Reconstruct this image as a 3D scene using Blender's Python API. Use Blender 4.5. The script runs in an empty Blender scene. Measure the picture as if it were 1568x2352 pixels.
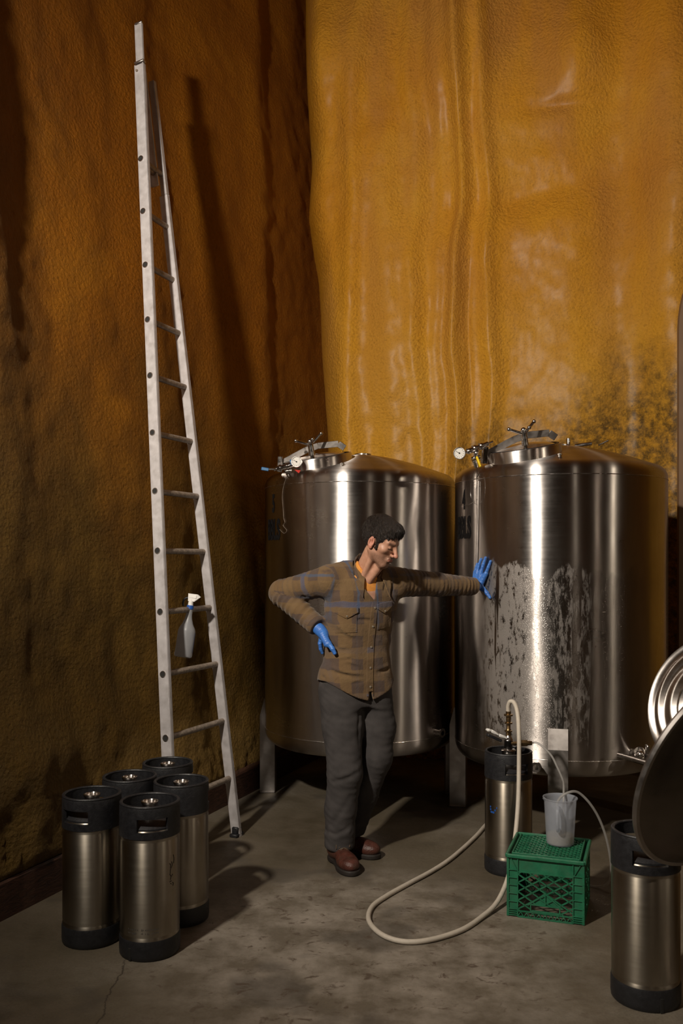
import bpy, bmesh, math, random
import numpy as np
from mathutils import Vector, Matrix, Euler, noise as mn
random.seed(7)
C = bpy.context.scene.collection
PI = math.pi
# ---------------------------------------------------------------- camera, world, lamps, exposure
S = bpy.context.scene
cam_d = bpy.data.cameras.new('camera'); cam = bpy.data.objects.new('camera', cam_d); C.objects.link(cam)
cam.location = (0, 0, 1.56); cam.rotation_euler = (PI/2, 0, 0)
cam_d.sensor_fit = 'VERTICAL'; cam_d.sensor_height = 36; cam_d.lens = 36*2050/2352
cam_d.shift_y = 112/2352; cam_d.clip_start = 0.05
cam_d.dof.use_dof = True; cam_d.dof.focus_distance = 4.8; cam_d.dof.aperture_fstop = 4.0
S.camera = cam
S.view_settings.view_transform = 'Standard'; S.view_settings.look = 'None'
S.view_settings.exposure = 0.0; S.view_settings.gamma = 1.0
S.view_settings.use_curve_mapping = False
W = bpy.data.worlds.new('world'); S.world = W; W.use_nodes = True
W.node_tree.nodes['Background'].inputs[0].default_value = (1.0, 0.75, 0.5, 1)
W.node_tree.nodes['Background'].inputs[1].default_value = 0.006

def lamp(name, kind, loc, power, color, size=0.1, target=None, **kw):
    d = bpy.data.lights.new(name, kind); d.energy = power; d.color = color
    if kind == 'AREA':
        d.shape = kw.get('shape', 'DISK'); d.size = size
        if 'size_y' in kw: d.shape = 'RECTANGLE'; d.size_y = kw['size_y']
    else: d.shadow_soft_size = size
    if kind == 'SPOT': d.spot_size = kw.get('spot', 1.5); d.spot_blend = kw.get('blend', .5)
    o = bpy.data.objects.new(name, d); C.objects.link(o); o.location = loc
    if target: o.rotation_euler = (Vector(target)-Vector(loc)).to_track_quat('-Z', 'Y').to_euler()
    return o
# the main work lamp: high on the left, ahead of the camera
lamp('work_lamp', 'SPOT', (-1.95, 1.0, 3.9), 1260, (1.0, 0.90, 0.77), 0.11, (1.9, 6.0, 2.8), spot=math.radians(118), blend=1.0)
# other fittings of the hall, outside the frame
lamp('hall_lamp', 'AREA', (5.6, 1.0, 3.6), 22, (1.0, 0.85, 0.66), 0.2, (1.0, 6.0, 1.5))
lamp('hall_lamp', 'POINT', (1.6, -2.5, 4.4), 30, (1.0, 0.84, 0.66), 0.06)
lamp('hall_lamp', 'POINT', (4.4, -1.0, 3.6), 30, (1.0, 0.82, 0.62), 0.06)

# ---------------------------------------------------------------- materials
def new_mat(name):
    m = bpy.data.materials.new(name); m.use_nodes = True
    nt = m.node_tree; b = nt.nodes['Principled BSDF']
    return m, nt, b
class NB:
    "small node builder"
    def __init__(s, nt): s.nt = nt
    def n(s, t, **kw):
        x = s.nt.nodes.new(t)
        for k, v in kw.items():
            if k.startswith('_'): x.inputs[k[1:]].default_value = v
            elif k[0] == 'i' and k[1:].isdigit(): x.inputs[int(k[1:])].default_value = v
            else: setattr(x, k, v)
        return x
    def l(s, a, b): s.nt.links.new(a, b)
    def coord(s, kind='Object', scale=(1, 1, 1), rot=(0, 0, 0)):
        t = s.n('ShaderNodeTexCoord'); mp = s.n('ShaderNodeMapping')
        mp.inputs['Scale'].default_value = scale; mp.inputs['Rotation'].default_value = rot
        s.l(t.outputs[kind], mp.inputs[0]); return mp.outputs[0]
    def noise(s, vec, scale, detail=4, rough=.55, dist=0):
        x = s.n('ShaderNodeTexNoise'); x.inputs['Scale'].default_value = scale
        x.inputs['Detail'].default_value = detail; x.inputs['Roughness'].default_value = rough
        x.inputs['Distortion'].default_value = dist
        s.l(vec, x.inputs['Vector']); return x.outputs['Fac']
    def voro(s, vec, scale, feature='F1'):
        x = s.n('ShaderNodeTexVoronoi', feature=feature); x.inputs['Scale'].default_value = scale
        s.l(vec, x.inputs['Vector']); return x.outputs['Distance']
    def ramp(s, fac, stops, interp='LINEAR'):
        r = s.n('ShaderNodeValToRGB'); e = r.color_ramp.elements; r.color_ramp.interpolation = interp
        while len(e) < len(stops): e.new(0.5)
        for i, (p, c) in enumerate(stops):
            e[i].position = p; e[i].color = (c, c, c, 1) if isinstance(c, (int, float)) else (*c, 1)
        s.l(fac, r.inputs[0]); return r.outputs[0]
    def mix(s, fac, a, b, mode='MIX'):
        x = s.n('ShaderNodeMix', data_type='RGBA', blend_type=mode)
        for sock, v in ((x.inputs[0], fac), (x.inputs[6], a), (x.inputs[7], b)):
            if isinstance(v, (int, float)): sock.default_value = v
            elif isinstance(v, tuple): sock.default_value = (*v, 1)
            else: s.l(v, sock)
        return x.outputs[2]
    def math(s, op, a, b=None, c=None, clamp=False):
        x = s.n('ShaderNodeMath', operation=op); x.use_clamp = clamp
        for i, v in enumerate((a, b, c)):
            if v is None: continue
            if isinstance(v, (int, float)): x.inputs[i].default_value = v
            else: s.l(v, x.inputs[i])
        return x.outputs[0]
    def sep(s, vec):
        x = s.n('ShaderNodeSeparateXYZ'); s.l(vec, x.inputs[0]); return x.outputs
    def bump(s, h, strength, dist, normal=None):
        x = s.n('ShaderNodeBump'); x.inputs['Strength'].default_value = strength
        x.inputs['Distance'].default_value = dist; s.l(h, x.inputs['Height'])
        if normal is not None: s.l(normal, x.inputs['Normal'])
        return x.outputs[0]
    def smooth(s, v, lo, hi):
        x = s.n('ShaderNodeMapRange', interpolation_type='SMOOTHSTEP')
        x.inputs[1].default_value = lo; x.inputs[2].default_value = hi
        s.l(v, x.inputs[0]); return x.outputs[0]

def simple(name, col, rough=.5, metal=0, var=.12, vscale=12, bump=0, bscale=60, spec=.5, coat=0, dirt=None):
    m, nt, b = new_mat(name); N = NB(nt); v = N.coord()
    f = N.noise(v, vscale, 5)
    a = tuple(c*(1-var) for c in col); d = tuple(min(1, c*(1+var)) for c in col)
    c = N.ramp(f, [(.3, a), (.7, d)])
    if dirt:
        c = N.mix(N.ramp(N.noise(v, dirt[1], 6), [(.45, 0.0), (.75, dirt[2])]), c, dirt[0])
    N.l(c, b.inputs['Base Color'])
    b.inputs['Roughness'].default_value = rough; b.inputs['Metallic'].default_value = metal
    b.inputs['Specular IOR Level'].default_value = spec
    b.inputs['Coat Weight'].default_value = coat
    N.l(N.ramp(N.noise(v, vscale*2, 4), [(.3, max(0, rough-.08)), (.7, min(1, rough+.1))]), b.inputs['Roughness'])
    if bump: N.l(N.bump(N.noise(v, bscale, 5), bump, .01), b.inputs['Normal'])
    return m

def brushed(name, col=(.56, .53, .51), rough=.30, aniso=1.0, grime=(.25, .2, .16), gamt=.35, stain=False, scr=1.0):
    "stainless steel with a grain that runs round the vessel"
    m, nt, b = new_mat(name); N = NB(nt)
    v = N.coord(); vs = N.coord(scale=(1, 1, 26))
    grain = N.noise(vs, 3.0, 6, .6)
    vv = N.coord(scale=(1, 1, .18))
    streak = N.noise(vv, 9, 5, .6)
    blot = N.noise(v, 2.3, 7, .65)
    c = N.mix(N.ramp(streak, [(.35, 0.0), (.75, gamt)]), col, grime)
    c = N.mix(N.ramp(blot, [(.4, 0.0), (.72, gamt*.8)]), c, tuple(x*1.1 for x in grime))
    r = N.ramp(blot, [(.3, rough-.06), (.7, rough+.1)])
    r = N.math('ADD', r, N.math('MULTIPLY', N.math('SUBTRACT', grain, .5), .10))
    N.l(c, b.inputs['Base Color']); b.inputs['Metallic'].default_value = 1
    b.inputs['Anisotropic'].default_value = aniso; b.inputs['Anisotropic Rotation'].default_value = .25
    t = N.n('ShaderNodeTangent', direction_type='RADIAL', axis='Z'); N.l(t.outputs[0], b.inputs['Tangent'])
    big = N.noise(N.coord(scale=(1, 1, .3)), 1.6, 2)
    nrm = N.bump(big, .25, .05)
    N.l(r, b.inputs['Roughness']); N.l(nrm, b.inputs['Normal'])
    if stain:
        p = N.sep(v)
        ang = N.math('ARCTAN2', p[1], p[0])            # radians about the tank axis
        wob = N.math('MULTIPLY', N.math('SUBTRACT', N.noise(N.coord(scale=(1, 1, .35)), 4.5, 6, .65), .5), .95)
        zt = N.math('ADD', p[2], N.math('MULTIPLY', wob, .55))
        a2 = N.math('ADD', ang, N.math('MULTIPLY', wob, .5))
        mz = N.math('MULTIPLY', N.smooth(zt, .45, .62), N.math('SUBTRACT', 1, N.smooth(zt, 1.47, 1.50)))
        # patch from -2.68 rad (under the hand) to -1.45
        ma = N.math('MULTIPLY', N.math('POWER', N.smooth(a2, -2.63, -2.25), .5), N.math('SUBTRACT', 1, N.smooth(a2, -1.75, -1.35)))
        spk = N.ramp(N.noise(N.coord(scale=(1, 1, .4)), 34, 8, .75), [(.40, 0.0), (.47, 1.0)])
        drip = N.ramp(N.noise(N.coord(scale=(1, 1, .05)), 22, 3, .6), [(.36, 0.0), (.42, 1.0)])
        ang2 = N.math('SUBTRACT', 1, N.smooth(a2, -2.05, -1.85))
        den = N.math('MAXIMUM', ang2, N.ramp(N.noise(N.coord(scale=(1, 1, .25)), 38, 8, .75), [(.48, 0.0), (.56, .6)]))
        msk = N.math('MULTIPLY', N.math('MULTIPLY', N.math('MULTIPLY', mz, ma), N.math('MULTIPLY', spk, drip)), den)
        drops = N.ramp(N.voro(v, 130), [(.1, 1.0), (.32, 0.0)])
        b2 = N.n('ShaderNodeBsdfPrincipled')
        b2.inputs['Base Color'].default_value = (.40, .365, .34, 1); b2.inputs['Roughness'].default_value = .38
        b2.inputs['Metallic'].default_value = .35
        N.l(N.bump(N.math('ADD', drops, N.noise(v, 160, 4)), .22, .003), b2.inputs['Normal'])
        mx = N.n('ShaderNodeMixShader'); N.l(N.math('MULTIPLY', msk, .70), mx.inputs[0])
        N.l(b.outputs[0], mx.inputs[1]); N.l(b2.outputs[0], mx.inputs[2])
        N.l(mx.outputs[0], nt.nodes['Material Output'].inputs[0])
        wet = N.math('MULTIPLY', N.math('MULTIPLY', N.smooth(zt, .45, .6), N.math('SUBTRACT', 1, N.smooth(zt, 1.46, 1.52))), N.math('SUBTRACT', 1, N.smooth(a2, -1.3, -.9)))
        N.l(N.mix(N.math('MULTIPLY', wet, .35), c, (.12, .1, .085)), b.inputs['Base Color'])
        N.l(N.bump(N.math('MULTIPLY', drops, wet), .12, .002, nrm), b.inputs['Normal'])
    return m

M = {}
M['tank'] = brushed('brushed_steel')
M['tank_wet'] = brushed('brushed_steel_with_wet_patch', stain=True)
M['keg'] = brushed('keg_steel', (.44, .40, .34), .38, .85, (.17, .14, .10), .6)
M['steel'] = simple('polished_fitting_steel', (.55, .52, .5), .22, 1, .08)
M['steel_flat'] = simple('plain_leg_steel', (.42, .39, .37), .42, 1, .15, 8, dirt=((.15, .12, .1), 9, .5))
M['lid'] = brushed('manway_steel', (.6, .56, .53), .3, .8, gamt=.15)
M['alu'] = simple('mill_finish_aluminium', (.50, .475, .48), .5, .35, .10, 14, dirt=((.25, .22, .2), 18, .45))
M['rung'] = simple('worn_rung_aluminium', (.26, .21, .165), .5, .35, .35, 45, .4, 140)
M['black_rubber'] = simple('black_moulded_rubber', (.012, .012, .014), .48, 0, .2, 30, .15, 200)
M['dark'] = simple('hole_shade_black', (.01, .009, .008), .7)  # near-black standing for shade inside rung ends and keg notches
M['hose'] = simple('cream_braided_hose', (.56, .50, .42), .42, 0, .06, 60, .3, 600)
M['crate'] = simple('green_crate_plastic', (.014, .14, .068), .42, 0, .22, 18, .1, 90, dirt=((.05, .12, .07), 22, .5))
M['blue_handle'] = simple('blue_handle_sleeve', (.02, .12, .28), .45)
M['yellow'] = simple('yellow_handle_sleeve', (.75, .5, .01), .45)
M['red'] = simple('red_tag_plastic', (.5, .03, .02), .4)
M['white'] = simple('white_plastic', (.75, .73, .70), .4, 0, .04)
M['dial'] = simple('gauge_dial_white', (.62, .6, .56), .35, 0, .03)
M['ink'] = simple('black_lettering_ink', (.008, .007, .007), .9, 0, .3, 40, spec=.08)
M['blue_ink'] = simple('blue_label_ink', (.015, .08, .33), .45, 0, .1)
M['brass'] = simple('tarnished_brass', (.3, .2, .1), .35, 1)
M['orange'] = simple('orange_cotton', (.62, .25, .045), .85, 0, .1, 60, .2, 300)
M['pants'] = simple('grey_work_twill', (.052, .047, .046), .9, 0, .22, 16, .25, 420, spec=.2)
M['leather'] = simple('red_brown_oiled_leather', (.075, .022, .014), .42, 0, .35, 22, .3, 130, dirt=((.05, .035, .025), 20, .7))
M['sole'] = simple('dark_boot_sole', (.016, .012, .010), .6)
M['lace'] = simple('waxed_boot_lace', (.09, .055, .03), .7)
M['button'] = simple('pearl_snap_button', (.22, .19, .15), .3)
M['board'] = simple('brown_painted_panel', (.16, .09, .045), .6)
M['lid_dark'] = simple('dark_tarnished_lid_metal', (.16, .14, .12), .3, 1, .3, 5)

def glove_mat():
    m, nt, b = new_mat('blue_nitrile'); N = NB(nt); v = N.coord()
    N.l(N.ramp(N.noise(v, 30, 4), [(.3, (.035, .13, .45)), (.7, (.05, .19, .58))]), b.inputs['Base Color'])
    b.inputs['Roughness'].default_value = .42
    w = N.n('ShaderNodeTexWave', _Scale=55, _Distortion=7.0, _Detail=3.0); w.inputs['Detail Scale'].default_value = 1.5
    N.l(N.coord(rot=(.4, .9, .2)), w.inputs[0])
    N.l(N.bump(w.outputs['Fac'], .18, .003), b.inputs['Normal']); return m
M['glove'] = glove_mat()

def skin_mat():
    m, nt, b = new_mat('skin_with_stubble'); N = NB(nt)
    a = N.n('ShaderNodeAttribute', attribute_name='tint'); sp = N.n('ShaderNodeSeparateColor'); N.l(a.outputs['Color'], sp.inputs[0])
    v = N.coord()
    base = N.ramp(N.noise(v, 45, 5), [(.3, (.40, .20, .125)), (.7, (.50, .27, .18))])
    base = N.mix(sp.outputs[1], base, (.46, .12, .09))           # lips, nose, ear redness
    st = N.math('MULTIPLY', sp.outputs[0], N.ramp(N.noise(v, 420, 3), [(.35, .35), (.6, 1.0)]))
    base = N.mix(st, base, (.085, .05, .035))                    # stubble
    base = N.mix(sp.outputs[2], base, (.018, .011, .008))        # brows and lashes
    N.l(base, b.inputs['Base Color']); b.inputs['Roughness'].default_value = .5
    b.inputs['Subsurface Weight'].default_value = .12; b.inputs['Subsurface Radius'].default_value = (.012, .005, .003)
    b.inputs['Subsurface Scale'].default_value = .6
    N.l(N.bump(N.noise(v, 260, 4), .15, .003), b.inputs['Normal']); return m
M['skin'] = skin_mat()

def hair_mat():
    m, nt, b = new_mat('dark_brown_hair'); N = NB(nt)
    v = N.coord('Object', (1, 1, .35), (0, .5, .3))
    f = N.noise(v, 150, 5, .7, 1.0)
    N.l(N.ramp(f, [(.3, (.006, .004, .003)), (.75, (.035, .022, .015))]), b.inputs['Base Color'])
    b.inputs['Roughness'].default_value = .42
    N.l(N.bump(f, .9, .012), b.inputs['Normal']); return m
M['hair'] = hair_mat()

def shirt_mat():
    m, nt, b = new_mat('brown_plaid_flannel'); N = NB(nt)
    a = N.n('ShaderNodeAttribute', attribute_name='cloth'); p = N.sep(a.outputs['Vector'])
    v = N.coord()
    def stripe(x, period, off, w0, soft=.02):
        t = N.math('FRACT', N.math('ADD', N.math('DIVIDE', x, period), off))
        d = N.math('ABSOLUTE', N.math('SUBTRACT', t, .5))
        return N.math('SUBTRACT', 1, N.smooth(d, w0-soft, w0+soft))
    wu = N.math('ADD', p[0], N.math('MULTIPLY', N.math('SUBTRACT', N.noise(v, 14, 3), .5), .02))
    wv = N.math('ADD', p[1], N.math('MULTIPLY', N.math('SUBTRACT', N.noise(v, 11, 3), .5), .03))
    s1, s2 = stripe(wu, .118, .1, .25), stripe(wv, .118, .3, .25)
    base = N.ramp(N.noise(v, 25, 5), [(.3, (.092, .056, .033)), (.7, (.122, .076, .045))])
    c = N.mix(N.math('MULTIPLY', s1, .55), base, (.155, .095, .04))
    c = N.mix(N.math('MULTIPLY', s2, .5), c, (.165, .105, .05))
    dk = N.math('MULTIPLY', N.math('SUBTRACT', 1, s1), N.math('SUBTRACT', 1, s2))
    c = N.mix(N.math('MULTIPLY', dk, .6), c, (.072, .052, .045))
    b1, b2 = stripe(wu, .118, .62, .06), stripe(wv, .236, .85, .06)
    amt = N.math('MULTIPLY', N.math('ADD', N.math('MULTIPLY', p[2], .62), .10), N.ramp(N.noise(v, 9, 3), [(.3, .6), (.7, 1.0)]))
    c = N.mix(N.math('MULTIPLY', b1, amt), c, (.055, .085, .14))
    c = N.mix(N.math('MULTIPLY', b2, amt), c, (.05, .075, .15))
    N.l(c, b.inputs['Base Color']); b.inputs['Roughness'].default_value = .92
    b.inputs['Specular IOR Level'].default_value = .15
    b.inputs['Sheen Weight'].default_value = .15
    N.l(N.bump(N.noise(v, 380, 4), .35, .003, N.bump(N.noise(v, 38, 4, .5, .6), .35, .012)), b.inputs['Normal']); return m
M['shirt'] = shirt_mat()

def floor_mat():
    m, nt, b = new_mat('stained_concrete'); N = NB(nt); v = N.coord()
    big = N.noise(v, 1.1, 8, .62, .4); mid = N.noise(v, 5, 7, .65); fine = N.noise(v, 120, 3)
    c = N.ramp(big, [(.35, (.078, .062, .038)), (.5, (.12, .099, .067)), (.64, (.195, .168, .13))])
    c = N.mix(N.ramp(mid, [(.42, .0), (.62, .55)]), c, (.115, .09, .06))
    c = N.mix(N.ramp(fine, [(.3, .35), (.6, 0.0)]), c, (.06, .05, .04))
    # paler ellipse of ground towards the middle, broken up by noise
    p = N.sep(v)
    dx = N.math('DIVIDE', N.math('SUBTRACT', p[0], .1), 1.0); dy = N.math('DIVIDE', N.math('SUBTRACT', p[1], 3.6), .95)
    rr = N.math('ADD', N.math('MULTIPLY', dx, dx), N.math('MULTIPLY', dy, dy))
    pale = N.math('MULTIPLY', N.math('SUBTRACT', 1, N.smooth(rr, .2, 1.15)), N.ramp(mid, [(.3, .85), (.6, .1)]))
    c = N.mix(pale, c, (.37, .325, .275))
    wet = N.ramp(N.noise(N.coord(), 2.1, 3, .5), [(.56, 0.0), (.63, .6)])
    c = N.mix(N.math('MULTIPLY', wet, .8), c, (.055, .048, .04))
    # boot smudges
    sm = N.ramp(N.noise(N.coord(scale=(1, 1.3, 1)), 13, 6, .7, .8), [(.57, 0.0), (.64, .85)])
    c = N.mix(N.math('MULTIPLY', sm, N.math('SUBTRACT', 1, N.smooth(rr, .3, 1.4))), c, (.085, .06, .042))
    # hair crack that leaves the front keg
    wx = N.math('ADD', p[0], N.math('MULTIPLY', N.math('SUBTRACT', N.noise(v, 7, 5, .6), .5), .10))
    ln = N.math('ABSOLUTE', N.math('SUBTRACT', N.math('ADD', wx, N.math('MULTIPLY', N.math('SUBTRACT', 3.5, p[1]), -.05)), -.845))
    crack = N.math('MULTIPLY', N.math('SUBTRACT', 1, N.smooth(ln, .001, .005)), N.math('SUBTRACT', 1, N.smooth(p[1], 3.4, 3.6)))
    c = N.mix(N.math('MULTIPLY', crack, .8), c, (.04, .03, .022))
    N.l(c, b.inputs['Base Color'])
    N.l(N.ramp(mid, [(.3, .42), (.7, .7)]), b.inputs['Roughness'])
    N.l(N.bump(N.math('ADD', N.noise(v, 40, 6), N.math('MULTIPLY', crack, -2)), .18, .01), b.inputs['Normal']); return m
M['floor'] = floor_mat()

def foam_mat(name, left):
    m, nt, b = new_mat(name); N = NB(nt); v = N.coord(); p = N.sep(v)
    big = N.noise(v, .7, 6, .6, .5); mid = N.noise(v, 3.5, 6, .6); fine = N.noise(v, 55, 5, .65)
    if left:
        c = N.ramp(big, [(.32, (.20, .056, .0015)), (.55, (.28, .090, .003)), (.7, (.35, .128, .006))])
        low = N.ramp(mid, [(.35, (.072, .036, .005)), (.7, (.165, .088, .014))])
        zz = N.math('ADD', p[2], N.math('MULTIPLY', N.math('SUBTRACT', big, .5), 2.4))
        c = N.mix(N.math('SUBTRACT', 1, N.smooth(zz, 1.2, 3.4)), c, low)  # browner foam low down, also darkened in colour for the lamp's falloff
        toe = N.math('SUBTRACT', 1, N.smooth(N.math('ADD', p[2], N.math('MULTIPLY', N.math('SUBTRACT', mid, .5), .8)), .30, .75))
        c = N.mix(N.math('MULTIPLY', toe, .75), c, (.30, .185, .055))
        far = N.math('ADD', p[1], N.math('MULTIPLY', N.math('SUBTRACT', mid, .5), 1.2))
        c = N.mix(N.math('MULTIPLY', N.math('SUBTRACT', 1, N.smooth(far, 3.4, 5.2)), .55), c, (.095, .055, .012))  # end nearer the camera: shade outside the lamp beam put into the colour
    else:
        c = N.ramp(big, [(.3, (.56, .22, .010)), (.5, (.70, .31, .022)), (.7, (.74, .37, .045))])
        c = N.mix(N.ramp(mid, [(.4, 0.0), (.75, .4)]), c, (.56, .21, .015))
        band = N.ramp(N.noise(N.coord(scale=(1, 1, .22)), 2.6, 4, .55), [(.42, 0.0), (.6, 1.0)])
        c = N.mix(N.math('MULTIPLY', band, .55), c, (.50, .215, .055))
        # yellower and lighter lower down
        c = N.mix(N.math('MULTIPLY', N.math('SUBTRACT', 1, N.smooth(p[2], 2.2, 4.8)), .5), c, (.80, .43, .035))
        # black mould along the foot of the wall towards the right
        zz = N.math('ADD', p[2], N.math('MULTIPLY', N.math('SUBTRACT', N.noise(N.coord(scale=(1, 1, .5)), 2.2, 8, .7), .5), 2.0))
        lim = N.math('MULTIPLY_ADD', p[0], .52, 1.78)
        st = N.math('SUBTRACT', 1, N.smooth(N.math('SUBTRACT', zz, lim), -.35, .45))
        st = N.math('MULTIPLY', st, N.ramp(N.noise(v, 16, 7, .75), [(.38, .15), (.6, .95)]))
        c = N.mix(N.math('MULTIPLY', st, .92), c, (.05, .034, .016))
    c = N.mix(N.ramp(fine, [(.32, .35 if left else .25), (.5, 0.0)]), c, (.12, .05, .006))
    N.l(c, b.inputs['Base Color'])
    N.l(N.ramp(mid, [(.3, .40 if not left else .42), (.7, .55 if not left else .6)]), b.inputs['Roughness'])
    b.inputs['Specular IOR Level'].default_value = .32 if left else .5
    b.inputs['Specular Tint'].default_value = (1, .72, .38, 1)
    pebb = N.math('ADD', N.voro(v, 52, 'SMOOTH_F1'), N.math('MULTIPLY', N.noise(v, 110, 5, .7), 1.0))
    n1 = N.bump(N.noise(v, 9, 5, .6), .3, .02)
    b.inputs['Coat Weight'].default_value = 0 if left else .22; b.inputs['Coat Roughness'].default_value = .37
    N.l(N.bump(pebb, .95 if left else .75, .022, n1), b.inputs['Normal']); return m
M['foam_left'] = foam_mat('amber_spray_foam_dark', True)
M['foam_back'] = foam_mat('amber_spray_foam', False)

def wood_mat():
    m, nt, b = new_mat('dark_stained_timber'); N = NB(nt)
    v = N.coord('Object', (1, 1, 9), (0, 0, -.39)); f = N.noise(N.coord('Object', (8, 1.2, 14), (0, 0, .385)), 4, 6, .6, 1.5)
    N.l(N.ramp(f, [(.3, (.022, .010, .006)), (.7, (.085, .035, .020))]), b.inputs['Base Color'])
    b.inputs['Roughness'].default_value = .6
    N.l(N.bump(f, .4, .01), b.inputs['Normal']); return m
M['wood'] = wood_mat()

def milky(name, col, transp, tint=(1, 1, 1)):
    m, nt, b = new_mat(name); N = NB(nt)
    b.inputs['Base Color'].default_value = (*col, 1); b.inputs['Roughness'].default_value = .35
    tr = N.n('ShaderNodeBsdfTransparent'); tr.inputs[0].default_value = (*tint, 1)
    tl = N.n('ShaderNodeBsdfTranslucent'); tl.inputs[0].default_value = (*col, 1)
    m1 = N.n('ShaderNodeMixShader'); m1.inputs[0].default_value = .45
    N.l(b.outputs[0], m1.inputs[1]); N.l(tl.outputs[0], m1.inputs[2])
    m2 = N.n('ShaderNodeMixShader')
    N.l(N.ramp(N.noise(N.coord(), 9, 3), [(.3, max(0, transp-.06)), (.7, transp+.06)]), m2.inputs[0])
    N.l(m1.outputs[0], m2.inputs[1]); N.l(tr.outputs[0], m2.inputs[2])
    N.l(m2.outputs[0], nt.nodes['Material Output'].inputs[0]); return m
M['jug'] = milky('milky_polypropylene', (.60, .64, .72), .62)
M['bottle'] = milky('milky_bottle_plastic', (.50, .51, .54), .30)
M['liquid'] = milky('cloudy_beer', (.62, .52, .36), .1)
M['tube'] = milky('clear_vinyl_tube', (.55, .54, .52), .45)

# ---------------------------------------------------------------- mesh helpers
def link(name, me, mat=None, parent=None, smooth=True):
    if mat is not None: me.materials.append(mat)
    if smooth:
        me.polygons.foreach_set('use_smooth', [True]*len(me.polygons))
    o = bpy.data.objects.new(name, me); C.objects.link(o)
    if parent is not None: o.parent = parent
    return o
def mesh(name, vs, fs, mat, parent=None, smooth=True, loc=None):
    "vertices in world space; with a parent or a loc they are moved into the object's own space"
    off = Vector((0, 0, 0))
    if parent is not None: off = world_loc(parent)
    if loc is not None: off = Vector(loc)
    me = bpy.data.meshes.new(name)
    me.from_pydata([tuple(Vector(v)-off) for v in vs], [], fs); me.update()
    o = link(name, me, mat, parent, smooth)
    if loc is not None:
        o.location = Vector(loc) - (world_loc(parent) if parent is not None else Vector((0, 0, 0)))
    return o
def world_loc(o):
    p = Vector((0, 0, 0))
    while o is not None: p = p + o.location; o = o.parent
    return p
def thing(name, label, cat, loc, group=None):
    o = bpy.data.objects.new(name, None); C.objects.link(o); o.location = loc
    o.empty_display_size = .1
    o['label'] = label; o['category'] = cat
    if group: o['group'] = group
    return o
def tag(o, label, cat, group=None):
    o['label'] = label; o['category'] = cat
    if group: o['group'] = group
    return o
def struct(o): o['kind'] = 'structure'; return o

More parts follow.
